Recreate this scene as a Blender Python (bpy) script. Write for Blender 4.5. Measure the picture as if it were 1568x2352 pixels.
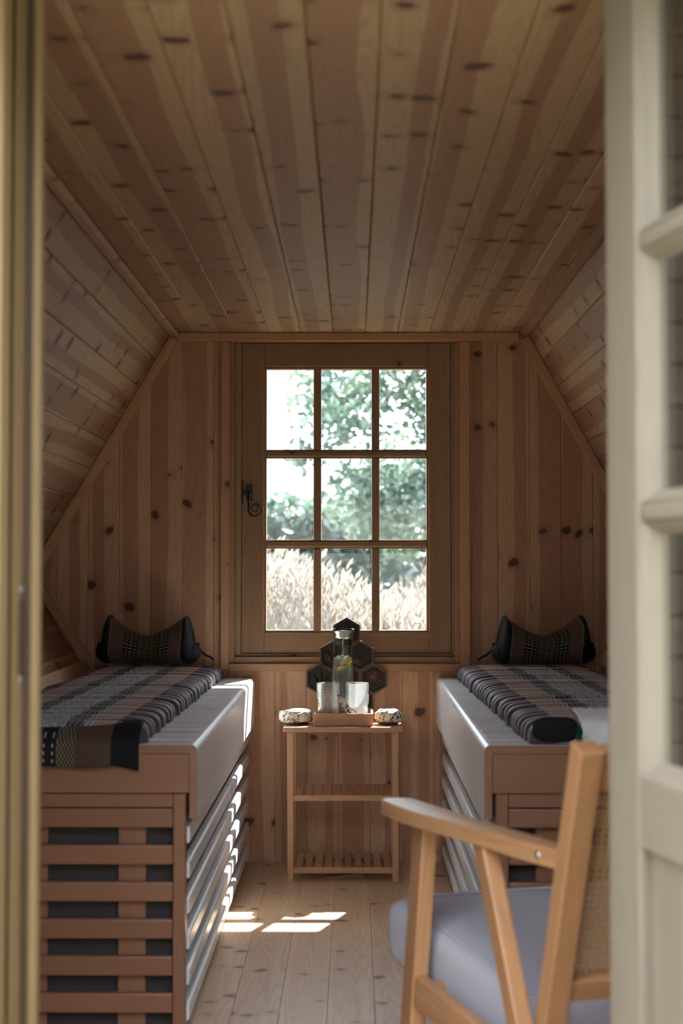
import bpy, bmesh, math, random
from mathutils import noise as mnoise
from mathutils import Vector, Matrix

random.seed(7)
scene = bpy.context.scene
for o in list(bpy.data.objects):
    bpy.data.objects.remove(o)
COL = scene.collection
PI = math.pi

# ------------------------------------------------------------------ camera
CAM_H = 1.06
cam_d = bpy.data.cameras.new('camera')
cam = bpy.data.objects.new('camera', cam_d)
COL.objects.link(cam)
cam.location = (0, 0, CAM_H)
cam.rotation_euler = (math.radians(90 + 2.0), 0, math.radians(0.49))
cam_d.sensor_fit = 'VERTICAL'
cam_d.sensor_height = 36.0
cam_d.sensor_width = 24.0
cam_d.lens = 50.0
cam_d.clip_start = 0.05
cam_d.clip_end = 400
cam_d.dof.use_dof = True
cam_d.dof.focus_distance = 4.75
cam_d.dof.aperture_fstop = 3.4
scene.camera = cam

# ------------------------------------------------------------------ sky, sun, exposure
world = bpy.data.worlds.new('World')
scene.world = world
world.use_nodes = True
wn = world.node_tree
bg = wn.nodes['Background']
bg.inputs[0].default_value = (0.83, 0.90, 1.0, 1)
bg.inputs[1].default_value = 4.2
sun_d = bpy.data.lights.new('sun_offscreen', 'SUN')
sun_d.energy = 26.0
sun_d.angle = math.radians(0.55)
sun_d.color = (1.0, 0.95, 0.88)
sun = bpy.data.objects.new('sun_offscreen', sun_d)
COL.objects.link(sun)
sun.location = (4, 14, 12)
sun.rotation_euler = Vector((-0.36, -1.0, -1.266)).to_track_quat('-Z', 'Y').to_euler()
scene.view_settings.view_transform = 'Standard'
scene.view_settings.look = 'None'
scene.view_settings.gamma = 1.0
scene.view_settings.use_curve_mapping = False
scene.view_settings.exposure = 1.05


# ================================================================== helpers
def tag(o, label=None, cat=None, group=None, kind=None):
    if label: o['label'] = label
    if cat: o['category'] = cat
    if group: o['group'] = group
    if kind: o['kind'] = kind
    return o


def wmat(o):
    m = o.matrix_basis.copy()
    if o.parent:
        m = wmat(o.parent) @ o.matrix_parent_inverse @ m
    return m


def link(name, mesh, mat=None, parent=None, M=None):
    o = bpy.data.objects.new(name, mesh)
    COL.objects.link(o)
    if mesh is not None and mat is not None and len(mesh.materials) == 0:
        mesh.materials.append(mat)
    if M is not None:
        o.matrix_basis = M
    if parent is not None:
        o.parent = parent
        o.matrix_parent_inverse = wmat(parent).inverted()
    return o


def empty(name, loc=(0, 0, 0), rz=0.0):
    o = bpy.data.objects.new(name, None)
    COL.objects.link(o)
    o.empty_display_size = 0.05
    o.location = loc
    o.rotation_euler = (0, 0, rz)
    return o


def thing(name, label, cat, loc=(0, 0, 0), rz=0.0, group=None, kind=None):
    return tag(empty(name, loc, rz), label, cat, group, kind)


def pydata(name, verts, faces, smooth=False, uvs=None):
    me = bpy.data.meshes.new(name)
    me.from_pydata([tuple(v) for v in verts], [], faces)
    if uvs:
        uvl = me.uv_layers.new(name='UVMap')
        for lp in me.loops:
            uvl.data[lp.index].uv = uvs[lp.vertex_index]
    if smooth:
        for p in me.polygons:
            p.use_smooth = True
    me.update()
    return me


_cache = {}


def box_mesh(sx, sy, sz, bev=0.0, seg=1, key=''):
    k = (round(sx, 4), round(sy, 4), round(sz, 4), round(bev, 4), seg, key)
    if k in _cache:
        return _cache[k]
    bm = bmesh.new()
    bmesh.ops.create_cube(bm, size=1)
    bmesh.ops.scale(bm, vec=(sx, sy, sz), verts=bm.verts)
    if bev > 0:
        bmesh.ops.bevel(bm, geom=list(bm.edges), offset=bev, segments=seg, affect='EDGES', profile=0.5)
    me = bpy.data.meshes.new('box')
    bm.to_mesh(me); bm.free()
    _cache[k] = me
    return me


def frame(y, z):
    """rotation with local Y along y and local Z as close as possible to z"""
    y = Vector(y).normalized(); z = Vector(z)
    x = y.cross(z).normalized(); z = x.cross(y).normalized()
    return Matrix((x, y, z)).transposed()


def mat4(R, loc):
    M = R.to_4x4(); M.translation = Vector(loc); return M


def bar(name, p0, p1, w, h, mat, parent, up=(0, 0, 1), bev=0.002, seg=1):
    """bar from p0 to p1, width w (across), height h along up; grain runs along it"""
    p0 = Vector(p0); p1 = Vector(p1)
    L = (p1 - p0).length
    me = box_mesh(w, L, h, bev, seg, mat.name)
    return link(name, me, mat, parent, mat4(frame(p1 - p0, up), (p0 + p1) / 2))


def block(name, x0, x1, y0, y1, z0, z1, mat, parent, along='x', bev=0.002, seg=1):
    """axis aligned block whose grain runs along the axis given"""
    c = ((x0 + x1) / 2, (y0 + y1) / 2, (z0 + z1) / 2)
    sx, sy, sz = abs(x1 - x0), abs(y1 - y0), abs(z1 - z0)
    if along == 'x':
        me = box_mesh(sy, sx, sz, bev, seg, mat.name); R = frame((1, 0, 0), (0, 0, 1))
    elif along == 'y':
        me = box_mesh(sx, sy, sz, bev, seg, mat.name); R = frame((0, 1, 0), (0, 0, 1))
    else:
        me = box_mesh(sx, sz, sy, bev, seg, mat.name); R = frame((0, 0, 1), (0, -1, 0))
    return link(name, me, mat, parent, mat4(R, c))


def board_mesh(w, L, t, c, key=''):
    """T&G board: local x across, y along, front face at z=0 with V-groove chamfers"""
    k = ('b', round(w, 4), round(L, 4), t, c, key)
    if k in _cache: return _cache[k]
    a = w / 2; s = 0.00015
    prof = [(-a + s, -t), (a - s, -t), (a - s, -c), (a - c, 0), (-a + c, 0), (-a + s, -c)]
    v = [(x, -L / 2, z) for x, z in prof] + [(x, L / 2, z) for x, z in prof]
    n = len(prof)
    f = [[i, (i + 1) % n, n + (i + 1) % n, n + i][::-1] for i in range(n)]
    f += [list(range(n)), list(range(n, 2 * n))[::-1]]
    me = pydata('board', v, f)
    bm = bmesh.new(); bm.from_mesh(me); bmesh.ops.recalc_face_normals(bm, faces=bm.faces); bm.to_mesh(me); bm.free()
    _cache[k] = me
    return me


def clip(poly, a, b, c):
    """keep the part of poly where a*x+b*y<=c"""
    out = []
    for i in range(len(poly)):
        p, q = poly[i], poly[(i + 1) % len(poly)]
        dp = a * p[0] + b * p[1] - c; dq = a * q[0] + b * q[1] - c
        if dp <= 0: out.append(p)
        if (dp < 0 < dq) or (dq < 0 < dp):
            t = dp / (dp - dq)
            out.append((p[0] + t * (q[0] - p[0]), p[1] + t * (q[1] - p[1])))
    return out


def prism(name, poly, z0, z1, poly_top=None):
    """prism over a polygon, optional other polygon (same count) on top for a chamfer"""
    n = len(poly)
    v = [(x, y, z0) for x, y in poly]
    rings = [v]
    if poly_top and len(poly_top) == n:
        zc = z1 - 0.003
        rings.append([(x, y, zc) for x, y in poly])
        rings.append([(x, y, z1) for x, y in poly_top])
    else:
        rings.append([(x, y, z1) for x, y in poly])
    V = [p for r in rings for p in r]
    F = [list(range(n))[::-1], list(range((len(rings) - 1) * n, len(rings) * n))]
    for r in range(len(rings) - 1):
        for i in range(n):
            F.append([r * n + i, r * n + (i + 1) % n, (r + 1) * n + (i + 1) % n, (r + 1) * n + i])
    return pydata(name, V, F)


def grid_mesh(name, nu, nv, fn, closed_u=False, closed_v=False, smooth=True, uv=True, caps=False):
    """fn(u,v) with u,v in 0..1"""
    V = []; UV = []
    cu = nu if closed_u else nu + 1
    cv = nv if closed_v else nv + 1
    for j in range(cv):
        for i in range(cu):
            u = i / nu; v = j / nv
            V.append(fn(u, v)); UV.append((u, v))
    F = []
    for j in range(nv):
        for i in range(nu):
            a = j * cu + i; b = j * cu + (i + 1) % cu
            c = ((j + 1) % cv) * cu + (i + 1) % cu; d = ((j + 1) % cv) * cu + i
            F.append([a, b, c, d])
    if caps and closed_u:
        F.append(list(range(cu))[::-1]); F.append(list(range((cv - 1) * cu, cv * cu)))
    return pydata(name, V, F, smooth, UV if uv else None)


def lathe(name, prof, n=40, smooth=True):
    m = len(prof)
    me = grid_mesh(name, n, m - 1, lambda u, v: (prof[round(v * (m - 1))][0] * math.cos(2 * PI * u),
                                                 prof[round(v * (m - 1))][0] * math.sin(2 * PI * u),
                                                 prof[round(v * (m - 1))][1]), closed_u=True, smooth=smooth)
    return me


def tube(name, pts, rad, n=10, smooth=True):
    pts = [Vector(p) for p in pts]
    if not isinstance(rad, (list, tuple)): rad = [rad] * len(pts)
    V = []; F = []
    nrm = None
    for i, p in enumerate(pts):
        t = (pts[min(i + 1, len(pts) - 1)] - pts[max(i - 1, 0)]).normalized()
        if nrm is None:
            nrm = t.orthogonal().normalized()
        nrm = (nrm - t * nrm.dot(t)).normalized()
        b = t.cross(nrm)
        for k in range(n):
            a = 2 * PI * k / n
            V.append(p + (nrm * math.cos(a) + b * math.sin(a)) * rad[i])
    for i in range(len(pts) - 1):
        for k in range(n):
            F.append([i * n + k, i * n + (k + 1) % n, (i + 1) * n + (k + 1) % n, (i + 1) * n + k])
    F.append(list(range(n))[::-1]); F.append(list(range((len(pts) - 1) * n, len(pts) * n)))
    return pydata(name, V, F, smooth)


def fixn(me):
    bm = bmesh.new(); bm.from_mesh(me)
    bmesh.ops.recalc_face_normals(bm, faces=bm.faces)
    bm.to_mesh(me); bm.free()
    return me


# ================================================================== materials
class NT:
    def __init__(s, name):
        s.m = bpy.data.materials.new(name); s.m.use_nodes = True
        s.t = s.m.node_tree; s.t.nodes.clear()
        s.out = s.t.nodes.new('ShaderNodeOutputMaterial')

    def n(s, typ, ins=None, **kw):
        nd = s.t.nodes.new('ShaderNode' + typ)
        for k, v in kw.items(): setattr(nd, k, v)
        for k, v in (ins or {}).items():
            if isinstance(v, bpy.types.NodeSocket): s.t.links.new(v, nd.inputs[k])
            else: nd.inputs[k].default_value = v
        return nd

    def math(s, op, a, b=0.0, c=0.0, clamp=False):
        nd = s.n('Math', {0: a, 1: b, 2: c}, operation=op); nd.use_clamp = clamp
        return nd.outputs[0]

    def mix(s, f, a, b, bt='MIX'):
        nd = s.t.nodes.new('ShaderNodeMix'); nd.data_type = 'RGBA'; nd.blend_type = bt
        for idx, v in ((0, f), (6, a), (7, b)):
            if isinstance(v, bpy.types.NodeSocket): s.t.links.new(v, nd.inputs[idx])
            else: nd.inputs[idx].default_value = v if not isinstance(v, tuple) or len(v) == 4 else (*v, 1)
        return nd.outputs[2]

    def smooth(s, v, lo, hi, a=0.0, b=1.0):
        nd = s.n('MapRange', {0: v, 1: lo, 2: hi, 3: a, 4: b}, interpolation_type='SMOOTHSTEP')
        return nd.outputs[0]

    def comb(s, x, y, z=0.0):
        return s.n('CombineXYZ', {0: x, 1: y, 2: z}).outputs[0]

    def surf(s, sock):
        s.t.links.new(sock, s.out.inputs[0]); return s.m

    def bsdf(s, col, rough=0.5, spec=0.5, normal=None, **kw):
        ins = {'Base Color': col if not isinstance(col, tuple) else (*col[:3], 1), 'Roughness': rough,
               'Specular IOR Level': spec}
        if normal is not None: ins['Normal'] = normal
        ins.update(kw)
        return s.n('BsdfPrincipled', ins).outputs[0]


def wood(name, sap, heart, knot=(0.05, 0.02, 0.012), rough=0.5, spec=0.4, knots=0.5, ka=0.055, kb=0.26, krad=0.011,
         heart_w=0.034, heart_amt=0.8, ring=0.25, vary=0.25, bump=0.12, ringscale=55.0, kflat=0.85, kjit=0.03, tails=0.35):
    k = NT(name)
    tc = k.n('TexCoord').outputs['Object']
    rnd = k.n('ObjectInfo').outputs['Random']
    sp = k.n('SeparateXYZ', {0: tc})
    x, y, z = sp.outputs
    u0 = k.math('ADD', x, k.math('MULTIPLY', z, 0.8))
    u = k.math('ADD', u0, k.math('MULTIPLY', rnd, 7.31))
    v = k.math('ADD', y, k.math('MULTIPLY', rnd, 23.7))
    rnd2 = k.math('FRACT', k.math('MULTIPLY', rnd, 17.13))
    rnd3 = k.math('FRACT', k.math('MULTIPLY', rnd, 53.7))
    # knots: voronoi cells on an anisotropic grid, distance measured in metres
    wob = k.n('TexNoise', {'Vector': k.comb(u, v), 'Scale': 60.0, 'Detail': 1.0}, noise_dimensions='2D').outputs[0]
    # whorls: rows of knots every kb metres, one candidate per cell of width ka; distances in metres
    row = k.math('FLOOR', k.math('DIVIDE', v, kb))
    wr = k.n('TexWhiteNoise', {'W': k.math('ADD', row, k.math('MULTIPLY', rnd, 311.0))}, noise_dimensions='1D')
    vr = k.math('MULTIPLY', k.math('ADD', row, k.math('MULTIPLY_ADD', wr.outputs[0], 0.5, 0.25)), kb)
    cel = k.math('FLOOR', k.math('DIVIDE', u, ka))
    wc = k.n('TexWhiteNoise', {'Vector': k.comb(cel, row, k.math('MULTIPLY', rnd, 71.0))}, noise_dimensions='3D')
    hc = k.n('SeparateColor', {0: wc.outputs['Color']}).outputs
    uc = k.math('MULTIPLY', k.math('ADD', cel, k.math('MULTIPLY_ADD', hc[0], 0.24, 0.38)), ka)
    dv = k.math('SUBTRACT', v, k.math('ADD', vr, k.math('MULTIPLY', k.math('SUBTRACT', hc[1], 0.5), kjit)))
    du_ = k.math('SUBTRACT', u, uc)
    vfl = k.math('MULTIPLY_ADD', k.math('FRACT', k.math('MULTIPLY', hc[0], 13.7)), kflat * 0.6, kflat * 0.85)
    df = k.comb(k.math('MULTIPLY', k.math('ADD', du_, k.math('MULTIPLY', dv, k.math('SUBTRACT', hc[1], 0.5))), vfl), dv)
    dm = k.n('VectorMath', {0: df}, operation='LENGTH').outputs['Value']
    rad = k.math('MULTIPLY', k.smooth(hc[2], 1.0 - knots, 1.0, 0.0, 1.0), krad)
    tail = k.math('MULTIPLY', k.smooth(k.math('ABSOLUTE', dv), 0.007, 0.001), k.smooth(k.math('ABSOLUTE', du_), ka * 0.5, 0.004))
    tail = k.math('MULTIPLY', k.math('MULTIPLY', tail, k.smooth(rad, 0.002, 0.008)), tails)
    dmw = k.math('ADD', dm, k.math('MULTIPLY', k.math('SUBTRACT', wob, 0.5), 0.010))
    rel = k.math('SUBTRACT', dmw, rad)
    kmask = k.math('MULTIPLY', k.smooth(rel, 0.0045, -0.0045), k.smooth(rad, 0.0006, 0.0022))
    halo = k.math('MULTIPLY', k.smooth(rel, 0.03, 0.0), k.smooth(rad, 0.0008, 0.004))
    # growth rings: contour lines of noise stretched along the board, bent round the knots
    gv = k.comb(k.math('MULTIPLY', u, 13.0), k.math('MULTIPLY', v, 0.8))
    gn = k.n('TexNoise', {'Vector': gv, 'Scale': 1.0, 'Detail': 1.0, 'Roughness': 0.4}, noise_dimensions='2D').outputs[0]
    gn = k.math('ADD', gn, k.math('MULTIPLY', halo, 0.06))
    rings = k.math('MULTIPLY_ADD', k.math('SINE', k.math('MULTIPLY', gn, ringscale * 2)), 0.5, 0.5)
    fine = k.n('TexNoise', {'Vector': k.comb(k.math('MULTIPLY', u, 330.0), k.math('MULTIPLY', v, 9.0)), 'Scale': 1.0,
                            'Detail': 2.0}, noise_dimensions='2D').outputs[0]
    # heartwood band
    wav = k.n('TexNoise', {'Vector': k.comb(k.math('MULTIPLY', rnd, 40.0), k.math('MULTIPLY', v, 1.2)), 'Scale': 1.0,
                           'Detail': 2.0, 'Roughness': 0.35}, noise_dimensions='2D').outputs[0]
    off = k.math('ADD', k.math('MULTIPLY', k.math('SUBTRACT', rnd2, 0.5), 0.05),
                 k.math('MULTIPLY', k.math('SUBTRACT', wav, 0.5), 0.038))
    hd = k.math('ABSOLUTE', k.math('SUBTRACT', u0, off))
    hw = k.math('MULTIPLY_ADD', rnd3, heart_w, heart_w * 0.45)
    hm = k.math('MULTIPLY', k.smooth(k.math('SUBTRACT', hd, hw), 0.0025, -0.0025), heart_amt)
    col = k.mix(hm, (*sap, 1), (*heart, 1))
    lines = k.math('MULTIPLY', k.smooth(rings, 0.35, 1.0), ring)
    col = k.mix(lines, col, k.mix(0.5, col, (*[c * 0.45 for c in heart], 1)))
    val = k.math('MULTIPLY_ADD', k.math('SUBTRACT', fine, 0.5), 0.28, 1.0)
    val = k.math('MULTIPLY', val, k.math('MULTIPLY_ADD', k.math('SUBTRACT', k.math('FRACT', k.math('MULTIPLY', rnd, 91.7)), 0.5), vary, 1.0))
    col = k.mix(1.0, col, k.n('CombineColor', {0: val, 1: val, 2: val}).outputs[0], 'MULTIPLY')
    col = k.mix(k.math('MULTIPLY', halo, 0.35), col, (*[c * 0.6 for c in heart], 1))
    col = k.mix(tail, col, (*[c * 0.35 for c in heart], 1))
    kring = k.math('MULTIPLY_ADD', k.math('SINE', k.math('MULTIPLY', dmw, 2 * PI / 0.005)), 0.5, 0.5)
    kcol = k.mix(k.math('MULTIPLY', kring, 0.45), (*knot, 1), (*[c * 0.30 for c in heart], 1))
    col = k.mix(k.math('MULTIPLY', kmask, 0.9), col, kcol)
    bp = k.n('Bump', {'Strength': bump, 'Distance': 0.002, 'Height': k.math('ADD', k.math('MULTIPLY', rings, 0.4), fine)}).outputs[0]
    return k.surf(k.bsdf(col, rough, spec, bp))


def plain(name, col, rough=0.5, spec=0.5, metal=0.0, noise=0.0, nscale=40.0, bump=0.0):
    k = NT(name)
    c = (*col, 1)
    nrm = None
    if noise or bump:
        tc = k.n('TexCoord').outputs['Object']
        nz = k.n('TexNoise', {'Vector': tc, 'Scale': nscale, 'Detail': 3.0}).outputs[0]
        if noise:
            c = k.mix(nz, (*[a * (1 - noise) for a in col], 1), (*[min(1, a * (1 + noise)) for a in col], 1))
        if bump:
            nrm = k.n('Bump', {'Strength': bump, 'Distance': 0.003, 'Height': nz}).outputs[0]
    return k.surf(k.bsdf(c, rough, spec, nrm, Metallic=metal))


# ceiling / wall pine, floor pine, bench wood, window and door joinery, chair, table
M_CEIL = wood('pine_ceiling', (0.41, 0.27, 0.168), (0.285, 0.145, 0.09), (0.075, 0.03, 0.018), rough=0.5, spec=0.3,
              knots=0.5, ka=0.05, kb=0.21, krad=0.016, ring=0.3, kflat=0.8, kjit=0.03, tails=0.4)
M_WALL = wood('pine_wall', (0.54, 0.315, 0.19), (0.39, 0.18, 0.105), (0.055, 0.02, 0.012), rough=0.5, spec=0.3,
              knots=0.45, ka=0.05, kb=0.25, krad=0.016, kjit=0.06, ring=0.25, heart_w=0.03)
M_FLOOR = wood('pine_floor', (0.70, 0.475, 0.31), (0.62, 0.385, 0.235), (0.09, 0.045, 0.03), rough=0.42, spec=0.4,
               knots=0.55, ka=0.045, kb=0.21, krad=0.013, kflat=0.7, kjit=0.06, ring=0.45, heart_amt=0.5)
M_TRIM = wood('pine_trim', (0.53, 0.285, 0.15), (0.44, 0.21, 0.105), (0.08, 0.03, 0.02), knots=0.25, ring=0.2, heart_amt=0.5)
M_BENCH = wood('bench_alder', (0.315, 0.155, 0.093), (0.28, 0.13, 0.075), (0.3, 0.14, 0.08), rough=0.33, spec=0.5,
               knots=0.08, ring=0.15, heart_amt=0.4, vary=0.14, bump=0.05)
M_DECK = wood('bench_pale_sheen', (0.84, 0.86, 0.90), (0.80, 0.81, 0.85), (0.3, 0.2, 0.15), rough=0.3, spec=0.55,  # bluish white puts the window's reflection on the varnish into the base colour
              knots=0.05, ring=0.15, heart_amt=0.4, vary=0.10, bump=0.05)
M_JOIN = wood('treated_pine', (0.34, 0.195, 0.105), (0.30, 0.16, 0.085), (0.05, 0.025, 0.015), rough=0.5, spec=0.35,
              knots=0.22, ring=0.25, heart_amt=0.5, vary=0.18)
M_DOOR = wood('door_pine', (0.225, 0.185, 0.14), (0.205, 0.165, 0.122), (0.16, 0.11, 0.07), rough=0.5, spec=0.35,
              knots=0.15, ring=0.12, heart_amt=0.4, vary=0.10, krad=0.006)
M_JAMB = wood('jamb_pine', (0.26, 0.175, 0.085), (0.23, 0.145, 0.068), (0.12, 0.07, 0.04), rough=0.45, spec=0.4,
              knots=0.1, ring=0.12, heart_amt=0.4, vary=0.10, krad=0.006)
M_EXT = wood('stained_cladding', (0.092, 0.066, 0.047), (0.075, 0.052, 0.036), (0.025, 0.017, 0.012), rough=0.7, knots=0.3)
M_ROOF = wood('roof_timber', (0.30, 0.22, 0.14), (0.26, 0.18, 0.11), rough=0.7)
M_CHAIR = wood('chair_oak', (0.44, 0.23, 0.11), (0.38, 0.18, 0.08), (0.2, 0.09, 0.04), rough=0.38, spec=0.45,
               knots=0.04, ring=0.3, heart_amt=0.5, vary=0.12, bump=0.05)
M_TABLE = wood('table_acacia', (0.50, 0.28, 0.155), (0.44, 0.23, 0.12), (0.2, 0.1, 0.05), rough=0.4, knots=0.06, ring=0.25,
               heart_amt=0.4, vary=0.12)
M_CARVE = wood('carved_dark_wood', (0.085, 0.040, 0.028), (0.07, 0.032, 0.022), (0.03, 0.014, 0.01), rough=0.45, knots=0.05, ring=0.3)
M_CARVE_IN = wood('carved_black_wood', (0.016, 0.011, 0.010), (0.013, 0.009, 0.008), (0.01, 0.008, 0.007), rough=0.6, knots=0.0, bump=0.5)
M_BLACK = plain('black_iron', (0.008, 0.010, 0.013), 0.38, 0.5)
M_RUBBER = plain('black_rubber', (0.012, 0.012, 0.012), 0.5)
M_STEEL = plain('brushed_steel', (0.62, 0.60, 0.57), 0.24, 0.5, metal=1.0)
M_SCREW = plain('zinc_screw', (0.7, 0.7, 0.7), 0.3, 0.5, metal=1.0)
M_PLATE = plain('lock_plate', (0.10, 0.06, 0.04), 0.4, 0.5, metal=0.6)
M_SEAT = plain('seat_fabric', (0.47, 0.46, 0.52), 0.85, 0.2, noise=0.06, nscale=900, bump=0.15)
M_TOWEL = plain('towel_cotton', (0.82, 0.83, 0.86), 0.95, 0.1, noise=0.04, nscale=300, bump=0.4)
M_GREEN = plain('dark_green_leaf', (0.02, 0.075, 0.045), 0.6, 0.3, noise=0.3, nscale=60)
M_PURPLE = plain('purple_cotton', (0.047, 0.030, 0.042), 0.8, 0.25, noise=0.1, nscale=200)
M_NIGHT = plain('black_cotton', (0.010, 0.010, 0.014), 0.8, 0.25)
M_LEMON = plain('lemon_flesh', (0.80, 0.60, 0.16), 0.4, 0.4, noise=0.15, nscale=120)
M_PEEL = plain('lemon_peel', (0.80, 0.50, 0.05), 0.45)
M_STRIP = plain('brown_strip', (0.055, 0.030, 0.016), 0.6)
M_SAUCER = plain('dark_saucer', (0.05, 0.035, 0.03), 0.35)


def mat_cane():
    k = NT('cane_webbing')
    tc = k.n('TexCoord').outputs['Object']
    nz = k.n('TexNoise', {'Vector': tc, 'Scale': 160.0, 'Detail': 2.0}).outputs[0]
    col = k.mix(nz, (0.30, 0.17, 0.085, 1), (0.48, 0.30, 0.16, 1))
    return k.surf(k.bsdf(col, 0.5, 0.4))


M_CANE = mat_cane()


def mat_weave():
    k = NT('dark_grille_fabric')
    tc = k.n('TexCoord').outputs['Object']
    s = k.n('SeparateXYZ', {0: tc})
    d = k.math('ADD', s.outputs[0], k.math('ADD', k.math('MULTIPLY', s.outputs[1], -1.0), s.outputs[2]))
    e = k.math('SUBTRACT', s.outputs[0], k.math('MULTIPLY', s.outputs[1], -1.0))
    w = k.math('SINE', k.math('MULTIPLY', d, 2 * PI / 0.0062))
    w2 = k.math('SINE', k.math('MULTIPLY', e, 2 * PI / 0.0042))
    f = k.math('MULTIPLY_ADD', w, 0.45, k.math('MULTIPLY_ADD', w2, 0.12, 0.5), clamp=True)
    col = k.mix(f, (0.009, 0.008, 0.010, 1), (0.12, 0.102, 0.102, 1))
    return k.surf(k.bsdf(col, 0.7, 0.3))


M_WEAVE = mat_weave()


def mat_glass_thin(name, haze=0.05, ior=1.5, scratch=True):
    """window pane: clear, fresnel mirror and a little dust that catches the light"""
    k = NT(name)
    fr = k.n('Fresnel', {'IOR': ior}).outputs[0]
    tr = k.n('BsdfTransparent', {0: (0.93, 0.985, 0.975, 1)}).outputs[0]
    gl = k.n('BsdfGlossy', {'Roughness': 0.0}).outputs[0]
    dust = k.n('BsdfTranslucent', {0: (0.85, 0.92, 0.95, 1)}).outputs[0]
    tc = k.n('TexCoord').outputs['Object']
    nz = k.n('TexNoise', {'Vector': tc, 'Scale': 7.0, 'Detail': 4.0}).outputs[0]
    amt = k.math('MULTIPLY', nz, haze * 2)
    if scratch:
        vo = k.n('TexVoronoi', {'Vector': tc, 'Scale': 34.0, 'Randomness': 1.0}).outputs['Distance']
        sp = k.smooth(vo, 0.075, 0.03)
        nz2 = k.n('TexNoise', {'Vector': tc, 'Scale': 16.0}).outputs[0]
        amt = k.math('ADD', amt, k.math('MULTIPLY', sp, k.smooth(nz2, 0.52, 0.7, 0.0, 0.4)), clamp=True)
    a = k.n('MixShader', {0: amt, 1: tr, 2: dust}).outputs[0]
    return k.surf(k.n('MixShader', {0: k.math('MULTIPLY', fr, 0.9), 1: a, 2: gl}).outputs[0])


M_PANE = mat_glass_thin('window_glass', 0.013)
M_DOORGLASS = mat_glass_thin('door_glass', 0.0, 1.75, False)


def mat_glass(name, col=(1, 1, 1), rough=0.0, bump=None):
    k = NT(name)
    return k.surf(k.bsdf(col, rough, 0.5, None, **{'Transmission Weight': 1.0, 'IOR': 1.45}))


M_GLASS = mat_glass('clear_glass', (0.97, 0.985, 0.985))


def mat_pressed():
    k = NT('pressed_glass')
    g = k.bsdf((0.98, 0.99, 1.0), 0.02, 0.5, None, **{'Transmission Weight': 1.0, 'IOR': 1.4})
    t = k.n('BsdfTranslucent', {0: (0.9, 0.93, 0.95, 1)}).outputs[0]
    tr = k.n('BsdfTransparent', {0: (0.97, 0.98, 0.98, 1)}).outputs[0]
    a = k.n('MixShader', {0: 0.12, 1: g, 2: tr}).outputs[0]
    return k.surf(k.n('MixShader', {0: 0.035, 1: a, 2: t}).outputs[0])


M_PRESSED = mat_pressed()
_k = NT('etched_mark')
M_ETCH = _k.surf(_k.n('BsdfTranslucent', {0: (0.95, 0.98, 0.98, 1)}).outputs[0])


def mat_water():
    k = NT('cloudy_lemon_water')
    tr = k.n('BsdfTransparent', {0: (0.80, 0.81, 0.77, 1)}).outputs[0]
    df = k.n('BsdfTranslucent', {0: (0.50, 0.52, 0.45, 1)}).outputs[0]
    dd = k.n('BsdfDiffuse', {0: (0.42, 0.44, 0.39, 1)}).outputs[0]
    a = k.n('MixShader', {0: 0.5, 1: df, 2: dd}).outputs[0]
    return k.surf(k.n('MixShader', {0: 0.34, 1: tr, 2: a}).outputs[0])


M_WATER = mat_water()


def mat_mattress():
    """kapok mattress: stripes along its length, u across 0..1, v in ribs along"""
    k = NT('mattress_stripes')
    uv = k.n('TexCoord').outputs['UV']
    s = k.n('SeparateXYZ', {0: uv}); u = s.outputs[0]; v = s.outputs[1]
    um = k.math('ABSOLUTE', k.math('SUBTRACT', u, 0.5))          # 0 centre .. 0.5 edge
    r = k.n('ValToRGB', {0: k.math('MULTIPLY', um, 2.0)}); cr = r.color_ramp; cr.interpolation = 'CONSTANT'
    stops = [(0.0, (0.36, 0.40, 0.43)), (0.22, (0.030, 0.018, 0.028)), (0.40, (0.40, 0.43, 0.45)),
             (0.50, (0.34, 0.235, 0.20)), (0.745, (0.072, 0.038, 0.058))]
    while len(cr.elements) < len(stops): cr.elements.new(0.5)
    for e, (p, c) in zip(cr.elements, stops): e.position = p; e.color = (*c, 1)
    base = r.outputs[0]
    us = k.math('MULTIPLY', u, 2 * PI * 34); vs = k.math('MULTIPLY', v, 2 * PI * 2)
    diag = k.smooth(k.math('SINE', k.math('ADD', us, vs)), 0.1, 0.5)
    diag2 = k.smooth(k.math('SINE', k.math('ADD', k.math('MULTIPLY', us, 1.35), k.math('MULTIPLY', vs, 1.0))), -0.1, 0.3)
    zone_dark = k.math('MULTIPLY', k.math('GREATER_THAN', um, 0.11), k.math('LESS_THAN', um, 0.20))
    zone_fl = k.math('MULTIPLY', k.math('GREATER_THAN', um, 0.20), k.math('LESS_THAN', um, 0.25))
    zone_c = k.math('LESS_THAN', um, 0.11)
    c = k.mix(k.math('MULTIPLY', k.math('MULTIPLY', diag, zone_dark), 0.4), base, (0.36, 0.38, 0.39, 1))
    c = k.mix(k.math('MULTIPLY', k.math('MULTIPLY', diag2, zone_fl), 0.85), c, (0.045, 0.028, 0.04, 1))
    nz = k.n('TexNoise', {'Vector': k.comb(k.math('MULTIPLY', u, 60.0), k.math('MULTIPLY', v, 3.0)), 'Scale': 1.0, 'Detail': 2.0},
             noise_dimensions='2D').outputs[0]
    c = k.mix(k.math('MULTIPLY', k.math('MULTIPLY', k.smooth(nz, 0.45, 0.62), zone_c), 0.7), c, (0.09, 0.095, 0.11, 1))
    fn = k.n('TexNoise', {'Vector': k.comb(k.math('MULTIPLY', u, 300.0), k.math('MULTIPLY', v, 30.0)), 'Scale': 1.0},
             noise_dimensions='2D').outputs[0]
    bp = k.n('Bump', {'Strength': 0.15, 'Distance': 0.002, 'Height': fn}).outputs[0]
    return k.surf(k.bsdf(c, 0.6, 0.35, bp, **{'Sheen Weight': 0.2}))


M_MATT = mat_mattress()


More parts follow.
